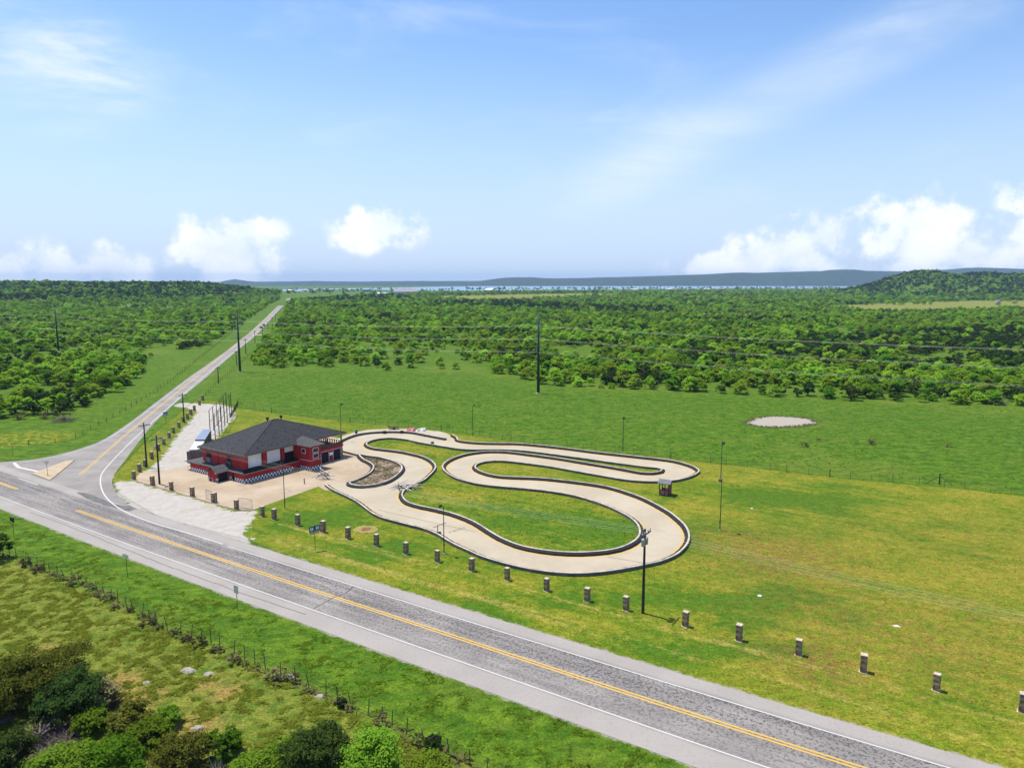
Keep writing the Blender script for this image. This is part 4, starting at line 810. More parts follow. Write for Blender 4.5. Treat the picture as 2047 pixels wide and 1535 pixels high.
# ------------------------------------------------------------------ odds and ends round the track
PIPEW = MAT('old_white_pipe', (.62, .59, .54), .6, .2, 2.0); TARPP = MAT('pink_tarpaulin', (.55, .20, .22), .8, .2, 1.5); TARPW = MAT('pale_tarpaulin', (.62, .58, .52), .8, .15, 1.5)
def heap(px, py, n, spread, lmin, lmax, label, seed, dark=.3, tilt=.35):
    c = P(px, py); R = empty('scrap_pile', (c.x, c.y, 0)); tag(R, label, 'scrap pile'); r = random.Random(seed)
    for k in range(n):
        a = r.uniform(0, math.pi) if spread > 1.5 else r.gauss(.4, .8); L = r.uniform(lmin, lmax); x, y = r.uniform(-spread, spread), r.uniform(-spread * .6, spread * .6); z = .12 + r.uniform(0, .55); t = r.uniform(-tilt, tilt)
        d = Vector((math.cos(a) * math.cos(t), math.sin(a) * math.cos(t), math.sin(t))) * L / 2; p = Vector((x, y, z + abs(d.z)))
        MB().tube(p - d, p + d, .04 if r.random() < .65 else .075, None, 6).build('plank' if k % 3 else 'pipe', DKW if r.random() < dark else PIPEW, R)
heap(645, 957, 22, .9, 1.2, 3.4, 'heap of white pipes and dark timber on the concrete beside the red turret', 3, .35, .7)
heap(815, 976, 30, 1.7, 1.2, 6.5, 'scattered scrap planks lying across the track barrier', 9, .42, .06)
def tyre(px, py, label, s=1.0):
    c = P(px, py); R = empty('old_tyre', (c.x, c.y, 0)); tag(R, label, 'tyre'); m = MB()
    m.lathe([(.24, .02), (.42, 0), (.46, .08), (.46, .3), (.42, .38), (.24, .36), (.26, .2)], (0, 0, 0), 14); m.lathe([(.24, .36), (.42, .4), (.46, .48), (.46, .7), (.42, .78), (.24, .76)], (.1, 0, 0), 14); o = m.build('carcass', RUBBER, R, True); MB().lathe([(.23, .05), (.23, .3)], (0, 0, 0), 10).build('rim', GALV, R); R.scale = (s, s, s * .8)
tyre(768, 866.5, 'stacked black tyres on the far track bend, the left pair'); tyre(802.5, 866, 'stacked black tyres on the far track bend, the right pair'); tyre(864, 887.5, 'black tyres lying against the infield barrier on the far bend', .8)
def barrel():
    c = P(712.5, 868); R = empty('blue_barrel', (c.x, c.y, 0)); tag(R, 'blue plastic barrel beside the far barrier behind the building', 'barrel'); m = MAT('blue_plastic', (.02, .06, .16), .5)
    MB().lathe([(.28, 0), (.3, .02), (.3, .3), (.32, .33), (.3, .36), (.3, .62), (.32, .65), (.3, .68), (.3, .98), (.28, 1.0)], (0, 0, 0), 14).build('drum', m, R, True); MB().lathe([(.27, 1.002), (.27, 1.03), (.05, 1.04)], (0, 0, 0), 14).build('lid', m, R)
barrel()
def flat_trailer():
    c = P(787, 858); R = empty('flat_trailer', (c.x, c.y, 0), .1); tag(R, 'low dark flat trailer standing behind the far barrier', 'trailer'); MB().box(-1.3, 1.3, -.6, .6, .45, .6).build('bed', DKST, R); MB().box(-1.3, -1.2, -.6, .6, .602, .95).build('headboard', DKST, R); MB().tube((1.3, 0, .5), (2.4, 0, .4), .05).build('drawbar', DKST, R)
    for s in (-1, 1): MB().tube((.1, s * .62, .27), (.1, s * .78, .27), .27, None, 12).build('wheel', RUBBER, R)
flat_trailer()
def tarp(px, py, w, d, mat, label, seed):
    c = P(px, py); r = random.Random(seed); n = 9; m = MB(); vs = [((i / (n - 1) - .5) * w + r.uniform(-.08, .08), (j / (n - 1) - .5) * d + r.uniform(-.08, .08), .02 if i in (0, n - 1) or j in (0, n - 1) else r.uniform(.2, .75)) for j in range(n) for i in range(n)]
    m.add(vs, [(j * n + i, j * n + i + 1, (j + 1) * n + i + 1, (j + 1) * n + i) for j in range(n - 1) for i in range(n - 1)]); o = m.build('tarpaulin', mat); o.location = (c.x, c.y, .02); tag(o, label, 'tarpaulin')
tarp(822, 861, 2.2, 2.4, TARPP, 'crumpled pink tarpaulin heap behind the far barrier', 1); tarp(843, 861, 2.2, 2.4, TARPW, 'crumpled pale tarpaulin beside the pink one', 2)
def bollard():
    c = P(608.5, 967); R = empty('bollard', (c.x, c.y, 0)); tag(R, 'short dark bollard standing alone on the forecourt', 'bollard'); MB().tube((0, 0, 0), (0, 0, 1.0), .09, None, 10).build('tube', DKST, R); MB().lathe([(.09, 1.002), (.07, 1.06), (.02, 1.09)], (0, 0, 0), 10).build('cap', DKST, R)
    c = P(875, 1069); R = empty('meter_post', (c.x, c.y, 0)); tag(R, 'short tan post with dark box beside the start line barrier', 'post'); MB().box(-.06, .06, -.06, .06, 0, 1.5).build('upright', TRIM, R); MB().box(-.02, .5, -.2, .2, .05, .45).build('box', DKST, R)
    c = P(351 / 3.937 + 480, 980 + 243 / 3.937); R = empty('marker_stake', (c.x, c.y, 0)); tag(R, 'thin leaning stake on the grass below the flood light pole', 'stake'); MB().tube((0, 0, 0), (-.15, 0, 1.2), .035).build('shaft', TRIM, R); MB().box(-.1, .1, -.1, .1, 0, .08).build('footing', CAPS, R)
bollard()
def fire_ring():
    c = P(732, 1057.5); R = empty('fire_pit', (c.x, c.y, 0)); tag(R, 'round scorched fire pit patch on the lawn', 'fire pit'); r = random.Random(4)
    MB().prism([(1.9 * math.cos(a) * r.uniform(.85, 1.1), 1.7 * math.sin(a) * r.uniform(.85, 1.1)) for a in np.linspace(0, 6.283, 22, endpoint=False)], -.05, .012).build('dry_soil', MAT('dry_straw_soil', (.27, .215, .065), .95, .3, 2.0), R)
    MB().lathe([(.8, .013), (.5, .05), (.05, .07)], (0, 0, 0), 10).build('ash_bed', MAT('reddish_ash', (.20, .09, .04), .95, .3, 4.0), R)
fire_ring()
def cover(px, py, r_, label, z=.06):
    c = P(px, py); o = MB().lathe([(r_, -.05), (r_, z), (r_ * .85, z + .03), (r_ * .2, z + .04)], (0, 0, 0), 14).build('utility_cover', SWH); o.location = (c.x, c.y, 0); tag(o, label, 'cover')
cover(1518.5, 1191, .25, 'round white utility cover on the brown lawn near the power lines'); cover(1503, 1016.5, .2, 'small round white utility cover on the green lawn right of the light poles')
c_ = P(1788, 1252); m_ = MB(); m_.add([(0, 0, .02), (.6, -.25, .03), (.35, .15, .16), (-.2, .2, .05), (0, 0, .0), (.6, -.25, .0), (.35, .15, .0), (-.2, .2, .0)], [(0, 1, 2, 3), (0, 4, 5, 1), (1, 5, 6, 2), (2, 6, 7, 3), (3, 7, 4, 0)]); o_ = m_.build('paper_sheet', TARPW); o_.location = (c_.x, c_.y, 0); tag(o_, 'crumpled white sheet lying on the yellowing lawn', 'litter')
# ------------------------------------------------------------------ cars far up the side road
def car(px, py, col, label, ang):
    c = P(px, py); R = empty('car', (c.x, c.y, 0), ang); tag(R, label, 'car', 'cars far up the side road'); paintm = MAT('car_paint', col, .35, .05, 1.0); z = float(ground_z(c.x, c.y)); R.location.z = z + .02
    prof = [(-2.3, .45), (-2.3, .85), (-1.5, .95), (1.0, 1.0), (2.2, .95), (2.3, .45)]; m = MB(); vs = [(x, s * .9, zz) for s in (-1, 1) for x, zz in prof]; n = len(prof)
    m.add(vs, [tuple(range(n)), tuple(range(n, 2 * n))[::-1]] + [(i, i + n, (i + 1) % n + n, (i + 1) % n) for i in range(n)]); m.build('body', paintm, R)
    m = MB(); pr = [(-1.2, .97), (-.6, 1.65), (1.5, 1.7), (2.0, 1.0)]; vs = [(x, s * .78, zz) for s in (-1, 1) for x, zz in pr]; m.add(vs, [(0, 1, 2, 3), (7, 6, 5, 4)] + [(i, i + 4, (i + 1) % 4 + 4, (i + 1) % 4) for i in range(4)]); m.build('cabin', GLASS, R)
    for x in (-1.4, 1.4):
        for s in (-1, 1): MB().tube((x, s * .72, .34), (x, s * .94, .34), .34, None, 12).build('wheel', RUBBER, R)
car(522, 656.5, (.05, .02, .02), 'dark red vehicle on the side road, the nearer of two', math.radians(116)); car(527.5, 651.5, (.015, .015, .02), 'black vehicle on the side road, the farther of two', math.radians(116))
ribbon('side_track', P2([(505, 669), (520, 669.5), (545, 671.5)]), [-1.6, 1.6], .03, MAT('caliche', (.55, .48, .32), .95, .15, .5))

# ------------------------------------------------------------------ trees and brush
L_MESQ = leaf_mat('mesquite_leaves', (.12, .265, .014), (.34, .52, .04), .5); L_JUN = leaf_mat('juniper_needles', (.018, .042, .010), (.050, .085, .016), .12); L_OLV = leaf_mat('olive_juniper_needles', (.06, .075, .010), (.145, .155, .024), .2)
L_BRT = leaf_mat('bright_spring_leaves', (.085, .19, .010), (.20, .32, .025), .4); L_GRN = leaf_mat('deep_green_leaves', (.06, .125, .008), (.14, .23, .018), .35, .015); L_DRY = leaf_mat('dry_brush_leaves', (.095, .092, .035), (.20, .175, .075), .15)
BARK = MAT('brown_bark', (.055, .042, .032), .95, .4, 3.0); TWIG = MAT('grey_dead_twigs', (.19, .145, .14), .95, .3, 3.0); TWIG2 = MAT('brown_dead_twigs', (.085, .05, .035), .95, .3, 3.0); TWIGP = MAT('bleached_twigs', (.42, .37, .30), .95, .2, 3.0)
def crown_geo(seed, w, h, base, nclump, nleaf, leaf, kind):
    g = np.random.default_rng(seed); R = w / 2; cl = []
    for _ in range(nclump):
        a = g.uniform(0, 2 * math.pi); r = math.sqrt(g.random()) * R * .80
        if kind == 'dome':
            top = base + (h - base) * (1 - .62 * (r / R) ** 2); z = top - abs(g.normal(0, .30)) * (h - base) - .12 * h; rc = g.uniform(.10, .20) * w
        elif kind == 'cone':
            z = base + (h - base) * g.random() ** 1.3; r *= max(.12, 1 - (z - base) / (h - base) * .85); rc = g.uniform(.11, .19) * w
        else:
            z = base + (h - base) * (.15 + .7 * g.random()) * (1 - .45 * (r / R) ** 2); rc = g.uniform(.07, .17) * w
        cl.append((r * math.cos(a), r * math.sin(a), max(z, rc * .45), rc))
    c = np.array(cl); k = g.integers(0, nclump, nleaf); u = g.normal(size=(nleaf, 3)); u /= np.linalg.norm(u, axis=1)[:, None]; u[:, 2] = np.where(u[:, 2] < -.35, -u[:, 2] * .6, u[:, 2])
    rad = c[k, 3] * g.random(nleaf) ** .38 * g.uniform(.7, 1.12, nleaf); p = c[k, :3] + u * rad[:, None] * np.array([1, 1, .72]); p[:, 2] = np.maximum(p[:, 2], .06)
    nrm = u * .75 + g.normal(size=(nleaf, 3)) * .42 + np.array([0, 0, .55]); nrm /= np.linalg.norm(nrm, axis=1)[:, None]
    t = np.cross(nrm, g.normal(size=(nleaf, 3))); t /= np.linalg.norm(t, axis=1)[:, None]; b = np.cross(nrm, t); s = leaf * g.uniform(.6, 1.35, nleaf)[:, None]; asp = g.uniform(.45, .9, nleaf)[:, None]
    v = np.stack([p - t * s - b * s * asp * .6, p + t * s * .2 - b * s * asp, p + t * s + b * s * asp * .5, p - t * s * .3 + b * s * asp], 1).reshape(-1, 3)
    return v, c
def quads(name, v, mat):
    me = bpy.data.meshes.new(name); n = len(v); me.vertices.add(n); me.vertices.foreach_set('co', v.astype(np.float32).ravel()); me.loops.add(n); me.loops.foreach_set('vertex_index', np.arange(n, dtype=np.int32))
    me.polygons.add(n // 4); me.polygons.foreach_set('loop_start', np.arange(0, n, 4, dtype=np.int32)); me.update(); me.materials.append(mat); o = bpy.data.objects.new(name, me); COL.objects.link(o); return o
def trunk_geo(seed, cl, base, r0, mat, parent, n=9, name='trunk'):
    r = random.Random(seed); m = MB(); idx = sorted(range(len(cl)), key=lambda i: -cl[i][3])[:n]; st = max(2, n // 3)
    forks = [Vector((r.uniform(-.5, .5), r.uniform(-.5, .5), base * r.uniform(.5, .9) + .3)) for _ in range(st)]
    for q in forks: m.tube((q.x * .15, q.y * .15, -.15), q, r0, r0 * .7, 6)
    for j, i in enumerate(idx):
        f = forks[j % st]; e = Vector(cl[i][:3]); mid = f.lerp(e, .5) + Vector((r.uniform(-.2, .2), r.uniform(-.2, .2), r.uniform(-.1, .25))); m.tube(f, mid, r0 * .62, r0 * .42, 5).tube(mid, e, r0 * .42, r0 * .16, 5)
    return m.build(name, mat, parent)
PROTO = {}
def proto(key, name, cat, seed, w, h, base, nclump, nleaf, leaf, kind, lm, r0=.13, bark=None):
    R = empty(name); v, c = crown_geo(seed, w, h, base, nclump, nleaf, leaf, kind); o = quads('crown', v, lm); o.parent = R; trunk_geo(seed, c, base, r0, bark or BARK, R); R['w'] = w; PROTO[key] = R; R['category'] = cat; return R
for i, (w, h, b) in enumerate([(6.0, 5.4, .8), (6.8, 6.2, 1.0), (4.8, 4.6, .6), (5.4, 6.6, 1.0), (7.4, 5.2, .7), (3.8, 3.2, .3)]): proto('m%d' % i, 'mesquite_tree', 'tree', 20 + i, w, h, b, 34, 2600, .21, 'dome', L_MESQ)
for i, (w, h) in enumerate([(5.0, 4.6), (6.0, 5.2), (4.0, 4.4)]): proto('j%d' % i, 'juniper_tree', 'tree', 40 + i, w, h, .35, 26, 1900, .20, 'bush', L_JUN)
proto('d0', 'dry_shrub', 'shrub', 51, 2.2, 1.2, .1, 14, 500, .10, 'bush', L_DRY, .03, TWIG2)
USED = set()
def use(key, x, y, s, rz, label, group, z=None):
    """the first use of a kind moves the tree itself, later ones copy it"""
    o = PROTO[key] if key not in USED else copy_tree(PROTO[key]); USED.add(key)
    if z is None: z = float(ground_z(x, y))
    o.location = (x, y, z - .05); o.rotation_euler = (0, 0, rz); o.scale = (s, s, s * random.uniform(.88, 1.12)); tag(o, label, None, group); return o
RIGHT_W = [(503, 731), (560, 736), (640, 732), (700, 736), (760, 743), (830, 743), (880, 738), (935, 742), (985, 745), (1040, 758), (1080, 770), (1180, 776), (1300, 781), (1400, 783), (1500, 790), (1600, 796), (1700, 800), (1800, 804), (1900, 808), (2047, 812), (2400, 822), (2700, 700), (2400, 590), (1760, 583), (1560, 582), (1300, 583), (1050, 584), (800, 588), (640, 596), (590, 600.5), (575, 609), (562, 634), (541, 668), (505, 713)]
LEFT_W = [(-300, 862), (0, 838), (60, 830), (140, 829), (190, 812), (240, 786), (270, 760), (296, 744), (288, 724), (330, 708), (385, 701), (428, 683), (476, 652), (518, 622), (546, 606), (560, 599), (560, 588), (0, 582), (-400, 582)]
GAP = P2([(200, 716), (330, 698), (392, 700), (335, 726), (300, 714), (220, 724)]); DK = [P2(q) for q in ([(855, 605), (1000, 603), (1150, 611), (1345, 616), (1350, 632), (1200, 629), (1000, 617), (855, 613)], [(1500, 700), (1640, 676), (1850, 664), (2200, 640), (2200, 738), (1850, 738), (1560, 730)], [(575, 597), (800, 590), (830, 600), (640, 606)], [(1380, 690), (1420, 690), (1420, 735), (1370, 735)])]
SPARSE = P2([(700, 684), (860, 684), (960, 700), (1000, 745), (560, 740), (690, 712)])
def woods():
    rw, lw = P2(RIGHT_W), P2(LEFT_W); out = []
    for lo, hi, st in ((150, 560, 5.2), (560, 1000, 6.6), (1000, 1700, 10), (1700, 3300, 16), (1100, 2500, 8.5)):
        xm = hi * .86 + 30; gx, gy = np.meshgrid(np.arange(-xm, xm, st), np.arange(lo, hi, st)); X = (gx + RNG.uniform(-.48, .48, gx.shape) * st).ravel(); Y = (gy + RNG.uniform(-.48, .48, gy.shape) * st).ravel()
        k = np.abs(X) < Y * .84 + 25; X, Y = X[k], Y[k]
        s = np.maximum(sdf(rw, X, Y), sdf(lw, X, Y)); ok = s > 0
        ok &= (np.maximum.reduce([sdf(q, X, Y) for q in STRAW]) < (vnoise(X, Y, 26, 51) - .35) * np.clip(Y / 8, 6, 170)) & (sdf(GAP, X, Y) < 0)
        sp = sdf(SPARSE, X, Y) > 0; ok &= ~(sp & (RNG.random(len(X)) < .72)); ok &= ~((vnoise(X, Y, 34, 21) + .35 * vnoise(X, Y, 12, 22) > .86) & (RNG.random(len(X)) < .85) & (s > 8))
        dk = np.maximum.reduce([sdf(q, X, Y) for q in DK]) > 0; zz = ground_z(X, Y)
        if st == 8.5: ok &= zz > 5
        pd = np.clip((vnoise(X, Y, 45, 31) - .58) * 2.6, .05, .7) + np.where(X > 0, .03, .0); pd = np.where(dk, .82, pd); pd = np.where(zz > 7, np.maximum(pd, .78), pd)
        jun = RNG.random(len(X)) < pd; sc = RNG.uniform(.55, 1.15, len(X)) * (1.0 if lo < 1000 else 1.35 if lo < 1700 else 1.9) * np.where(s < 6, .9, 1.0)
        for i in np.flatnonzero(ok): out.append((X[i], Y[i], zz[i], sc[i], bool(jun[i]), bool(dk[i]), s[i]))
    return out
TREES = woods()
def near_trees():
    vis = [t for t in TREES if abs(t[0]) < t[1] * .715 and t[1] < 560]
    vis.sort(key=lambda t: t[1] / t[3]); near = vis[:225]; ids = {id(t) for t in near}; r = random.Random(12)
    for t in near:
        x, y, z, s, j, dk, sd = t; px, py = PX(x, y, 0); left = px < 480 + (740 - py) * .9 and px < 520
        edge = sd < 7
        if left: zone = 'left of the side road, ' + ('at the grassy brush edge' if edge else 'inside the thicket')
        elif px < 1030: zone = 'in scattered brush between the two nearer steel poles' if px > 560 else 'in the brush right of the side road'
        elif px < 1450: zone = 'at the brush edge right of the middle steel pole' if edge else 'inside the brush right of the middle steel pole'
        else: zone = 'at the brush edge behind the pond' if edge else 'inside the brush behind the pond'
        key = ('j%d' % r.randrange(3)) if j else ('m%d' % r.randrange(6)); lab = ('dark green juniper ' if j else 'light green mesquite tree ') + zone
        use(key, x, y, s, r.uniform(0, 6.28), lab, ('junipers ' if j else 'mesquite trees ') + zone, z)
    return [t for t in TREES if id(t) not in ids]
REST = near_trees()
def scatter(name, pts, keys, label):
    """one mass of brush too many to count: points carrying size, turn and kind, and a crown set on each"""
    n = len(pts); me = bpy.data.meshes.new(name); me.vertices.add(n); me.vertices.foreach_set('co', np.array([(p[0], p[1], p[2] - .1) for p in pts], np.float32).ravel()); g = np.random.default_rng(5)
    a = me.attributes.new('size', 'FLOAT', 'POINT'); a.data.foreach_set('value', np.array([p[3] for p in pts], np.float32)); a = me.attributes.new('turn', 'FLOAT', 'POINT'); a.data.foreach_set('value', g.uniform(0, 6.28, n).astype(np.float32))
    a = me.attributes.new('pick', 'INT', 'POINT'); a.data.foreach_set('value', g.integers(0, len(keys), n).astype(np.int32)); o = bpy.data.objects.new(name, me); COL.objects.link(o); tag(o, label, 'brush', None, 'stuff')
    ng = bpy.data.node_groups.new(name, 'GeometryNodeTree'); ng.interface.new_socket('Geometry', in_out='INPUT', socket_type='NodeSocketGeometry'); ng.interface.new_socket('Geometry', in_out='OUTPUT', socket_type='NodeSocketGeometry'); t = NT(ng)
    gi = t.new('NodeGroupInput'); go = t.new('NodeGroupOutput'); jn = t.new('GeometryNodeJoinGeometry')
    def att(nm, ty): x = t.new('GeometryNodeInputNamedAttribute', data_type=ty); x.inputs['Name'].default_value = nm; return x.outputs['Attribute']
    sz, tu, pk = att('size', 'FLOAT'), att('turn', 'FLOAT'), att('pick', 'INT'); cx = t.new('ShaderNodeCombineXYZ'); t.link(tu, cx.inputs[2])
    for i, k in enumerate(keys):
        c = t.new('FunctionNodeCompare', data_type='INT', operation='EQUAL'); t.link(pk, c.inputs[2]); c.inputs[3].default_value = i
        oi = t.new('GeometryNodeObjectInfo', transform_space='ORIGINAL'); oi.inputs['As Instance'].default_value = True; oi.inputs['Object'].default_value = [q for q in PROTO[k].children if q.name.startswith('crown')][0]
        ip = t.new('GeometryNodeInstanceOnPoints'); t.link(gi.outputs[0], ip.inputs['Points']); t.link(c.outputs[0], ip.inputs['Selection']); t.link(oi.outputs['Geometry'], ip.inputs['Instance']); t.link(cx.outputs[0], ip.inputs['Rotation']); t.link(sz, ip.inputs['Scale']); t.link(ip.outputs[0], jn.inputs[0])
    t.link(jn.outputs[0], go.inputs[0]); md = o.modifiers.new('scatter', 'NODES'); md.node_group = ng; return o
scatter('mesquite_brush', [t for t in REST if not t[4]], ['m%d' % i for i in range(6)], 'wide light green mesquite brush covering the plain to the hills')
scatter('juniper_brush', [t for t in REST if t[4]], ['j%d' % i for i in range(3)], 'dark juniper brush scattered through the plain and on the hills')
def shore_trees():
    r = random.Random(8); pts = []
    for k in range(420):
        x = r.uniform(880, 1740) if k < 300 else r.uniform(540, 900); y = r.gauss(579.5 - (x - 900) * .0042, .9); y = min(max(y, 575.2), 586)
        if x < 900: y = r.uniform(579, 588)
        c = P(x, y); pts.append((c.x, c.y, 0, r.uniform(1.3, 2.6)))
    scatter('shore_trees', pts, ['j0', 'j1', 'm3'], 'distant dark trees along the lake shore and round the houses')
shore_trees()
# big bushes in the near left corner
def bush(px, py, w, h, label, kind, seed, n=6000, leaf=.11, shape='bush', name='bush', cat='bush', twig=0, twigm=None, base=.3, grp=None, wood=True):
    c = P(px, py); R = empty(name, (c.x, c.y, 0), seed * .7); tag(R, label, cat, grp)
    v, cl = crown_geo(seed, w, h, base, int(26 + w * 7), n, leaf, shape)
    if n: o = quads('crown', v, kind); o.parent = R
    if wood: trunk_geo(seed, cl, base + .3, .08 + .008 * w, BARK if not twig else (twigm or TWIG2), R, 14)
    if twig:
        r = random.Random(seed); m = MB()
        for k in range(twig):
            a = r.uniform(0, 6.28); e = r.uniform(.15, 1.2); p = Vector((r.uniform(-.3, .3) * w, r.uniform(-.3, .3) * w, .05)); L = r.uniform(.3, .62) * w * .7
            d = Vector((math.cos(a) * math.cos(e), math.sin(a) * math.cos(e), math.sin(e) * h / w * 1.3)); q = p + d * L * .6 + Vector((r.uniform(-.2, .2), r.uniform(-.2, .2), 0)); m.tube(p, q, .035, .022, 4); m.tube(q, q + d * L * .4 + Vector((r.uniform(-.3, .3), r.uniform(-.3, .3), r.uniform(-.05, .2))), .022, .008, 3)
        m.build('bare_branches', twigm or TWIG2, R)
    return R
bush(26, 1420, 8.0, 5.0, 'large olive juniper bush at the left edge of the rough meadow', L_OLV, 101, 14000, .085, 'bush', 'juniper_bush')
bush(105, 1392, 7.6, 5.4, 'tallest olive juniper bush with pointed top in the left corner thicket', L_OLV, 102, 14000, .085, 'bush', 'juniper_bush')
bush(150, 1430, 6.6, 4.2, 'dark olive juniper bush in the middle of the left corner thicket', L_JUN, 103, 13000, .085, 'bush', 'juniper_bush')
bush(198, 1412, 4.4, 2.8, 'half-dead brown juniper at the right end of the left corner thicket', L_DRY, 104, 1500, .09, 'bush', 'dead_bush', twig=260)
bush(92, 1484, 5.8, 2.0, 'low bare grey-brown brush heap in front of the left corner thicket', L_DRY, 105, 250, .08, 'bush', 'dead_bush', twig=380, twigm=TWIG)
bush(8, 1555, 5.0, 4.2, 'dark juniper bush in the very bottom left corner', L_JUN, 106, 13000, .085, 'bush', 'juniper_bush')
bush(130, 1590, 6.4, 4.0, 'broad bright green leafy bush at the bottom edge near the left corner', L_GRN, 107, 15000, .095, 'dome', 'leafy_bush')
bush(215, 1570, 6.0, 3.8, 'rounded bright green bush at the bottom edge, next to the broad one', L_GRN, 108, 14000, .095, 'dome', 'leafy_bush')
bush(182, 1462, 3.4, 2.0, 'small fresh green bush beside the grey brush heap', L_GRN, 109, 3500, .10, 'bush', 'leafy_bush')
bush(262, 1462, 4.0, 2.7, 'olive brown juniper above the green bushes, beside the orange soil patch', L_OLV, 110, 5500, .09, 'bush', 'juniper_bush')
bush(300, 1500, 4.2, 2.8, 'dark green bush in the dip between two olive junipers', L_GRN, 111, 5000, .10, 'bush', 'leafy_bush')
bush(338, 1448, 2.5, 1.7, 'small dark green shrub at the right end of the bush row', L_GRN, 112, 2600, .09, 'bush', 'leafy_bush')
bush(365, 1545, 4.8, 3.4, 'dark olive juniper at the bottom edge with bare stems showing', L_OLV, 113, 6000, .09, 'bush', 'juniper_bush', twig=60, twigm=TWIG)
bush(432, 1548, 1.8, 2.6, 'bleached bare sapling in front of the dark olive juniper', L_DRY, 114, 0, .08, 'bush', 'dead_sapling', twig=34, twigm=TWIGP, wood=False)
bush(450, 1512, 3.4, 2.5, 'mid green bush standing alone right of the bleached sapling', L_GRN, 115, 4200, .10, 'bush', 'leafy_bush')
bush(505, 1570, 4.0, 2.8, 'green bush at the bottom edge between the sapling and the dark juniper', L_GRN, 116, 4600, .10, 'dome', 'leafy_bush')
bush(575, 1520, 3.6, 2.0, 'pale green low bush just left of the dark pointed juniper', L_BRT, 117, 3600, .09, 'bush', 'leafy_bush')
bush(635, 1552, 6.2, 4.6, 'dark pointed juniper at the bottom edge, right of the bush row', L_JUN, 118, 14000, .085, 'bush', 'juniper_bush')
bush(745, 1552, 5.6, 4.2, 'bright yellow-green leafy tree at the bottom edge', L_BRT, 119, 13000, .09, 'dome', 'leafy_bush')
bush(862, 1572, 4.0, 2.8, 'small yellow-green bush at the bottom edge, farthest right of the bushes', L_BRT, 120, 4600, .10, 'dome', 'leafy_bush')
bush(-8, 1118, 4.6, 4.4, 'dark green juniper cut by the left edge above the ditch fence', L_JUN, 121, 6500, .10, 'bush', 'juniper_bush')
bush(-2, 1440, 3.0, 2.0, 'grey bare shrub at the left edge below the olive juniper', L_DRY, 122, 300, .08, 'bush', 'dead_bush', twig=110, twigm=TWIG)
def bare_trees():
    for i, (x, y, w, h, lab) in enumerate([(1992, 808, 7, 4.5, 'bare grey shrub at the brush edge near the right side'), (1830, 737, 9, 5.5, 'bare grey tree in the dark brush above the pond'), (1905, 744, 8, 5, 'bare grey tree right of the other one in the dark brush'), (150, 770, 7, 4, 'bare greyish shrub in the middle of the left wood'), (128, 842, 8, 2.6, 'low grey dead brush in front of the left wood'), (1000, 703, 7, 5, 'bare grey tree in the scattered brush left of the middle steel pole')]):
        bush(x, y, w, h, lab, L_DRY, 160 + i, 250, .14, 'bush', 'bare_tree', 'tree', 110, TWIG)
bare_trees()
def little():
    r = random.Random(33); L = [(52, 1126), (75, 1135), (118, 1155), (150, 1166), (182, 1178), (196, 1186), (212, 1196), (236, 1208), (255, 1215), (266, 1222), (285, 1232), (300, 1242), (312, 1248), (325, 1256), (350, 1268), (372, 1276), (398, 1290), (430, 1304), (470, 1318), (490, 1326), (540, 1352), (560, 1356), (590, 1366), (700, 1420), (760, 1448), (830, 1480)]
    for i, (x, y) in enumerate(L):
        c = P(x + r.uniform(-6, 6), y + r.uniform(-3, 8)); use('d0', c.x, c.y, r.uniform(.45, 1.05), r.uniform(0, 6), 'low brownish shrub growing along the ditch fence', 'shrubs along the ditch fence', 0)
    for i, (x, y, s, lab) in enumerate([(1608, 893, 1.1, 'round dark dry shrub in the pasture, the one nearest the light poles'), (1742, 888, 1.25, 'wide dry shrub in the pasture right of the round one'), (1637, 880, .7, 'small dry shrub behind the round one in the pasture'), (1895, 893, .8, 'dry shrub in the pasture near the right edge'), (95, 836, 2.0, 'wide reddish-grey dead brush at the front of the left wood'), (40, 838, 2.0, 'dead brush at the left edge in front of the left wood')]):
        c = P(x, y); use('d0', c.x, c.y, s, i, lab, None, 0)
    bush(866, 1494, 1.5, 1.0, 'dark cactus-like clump beside the ditch fence near the bottom edge', L_JUN, 140, 500, .14, 'bush', 'cactus_clump'); bush(684, 1412, 1.1, .7, 'small dark clump at a fence post of the ditch fence', L_JUN, 141, 300, .12, 'bush', 'cactus_clump')
    rr = random.Random(2); ROCK = MAT('weathered_limestone', (.24, .205, .15), .95, .3, 2.5, col2=(.40, .36, .29), bump=.5)
    for i, (x, y, s, lab) in enumerate([(375, 1340, .9, 'pale flat rock outcrop in the rough meadow'), (417, 1346, .55, 'small pale rock right of the flat outcrop'), (292, 1364, .5, 'small flat yellowish rock in the rough meadow'), (560, 1354, .5, 'pale rock in the rubble at the ditch fence'), (640, 1392, .6, 'white rock against a post of the ditch fence'), (578, 1352, .6, 'grey rock in the rubble at the ditch fence'), (395, 1455, .6, 'tan rock above the mid green bush')]):
        c = P(x, y); m = MB(); n = 8; m.add([(s * math.cos(a) * rr.uniform(.7, 1.2), s * .8 * math.sin(a) * rr.uniform(.7, 1.2), -.05) for a in np.linspace(0, 6.283, n, endpoint=False)] + [(s * .6 * math.cos(a) * rr.uniform(.7, 1.2), s * .5 * math.sin(a) * rr.uniform(.7, 1.2), s * rr.uniform(.2, .4)) for a in np.linspace(0, 6.283, n, endpoint=False)], [(k, (k + 1) % n, n + (k + 1) % n, n + k) for k in range(n)] + [tuple(range(n, 2 * n))]); o = m.build('rock', ROCK); o.scale = (1, 1, .6); o.location = (c.x, c.y, 0); tag(o, lab, 'rock')
little()
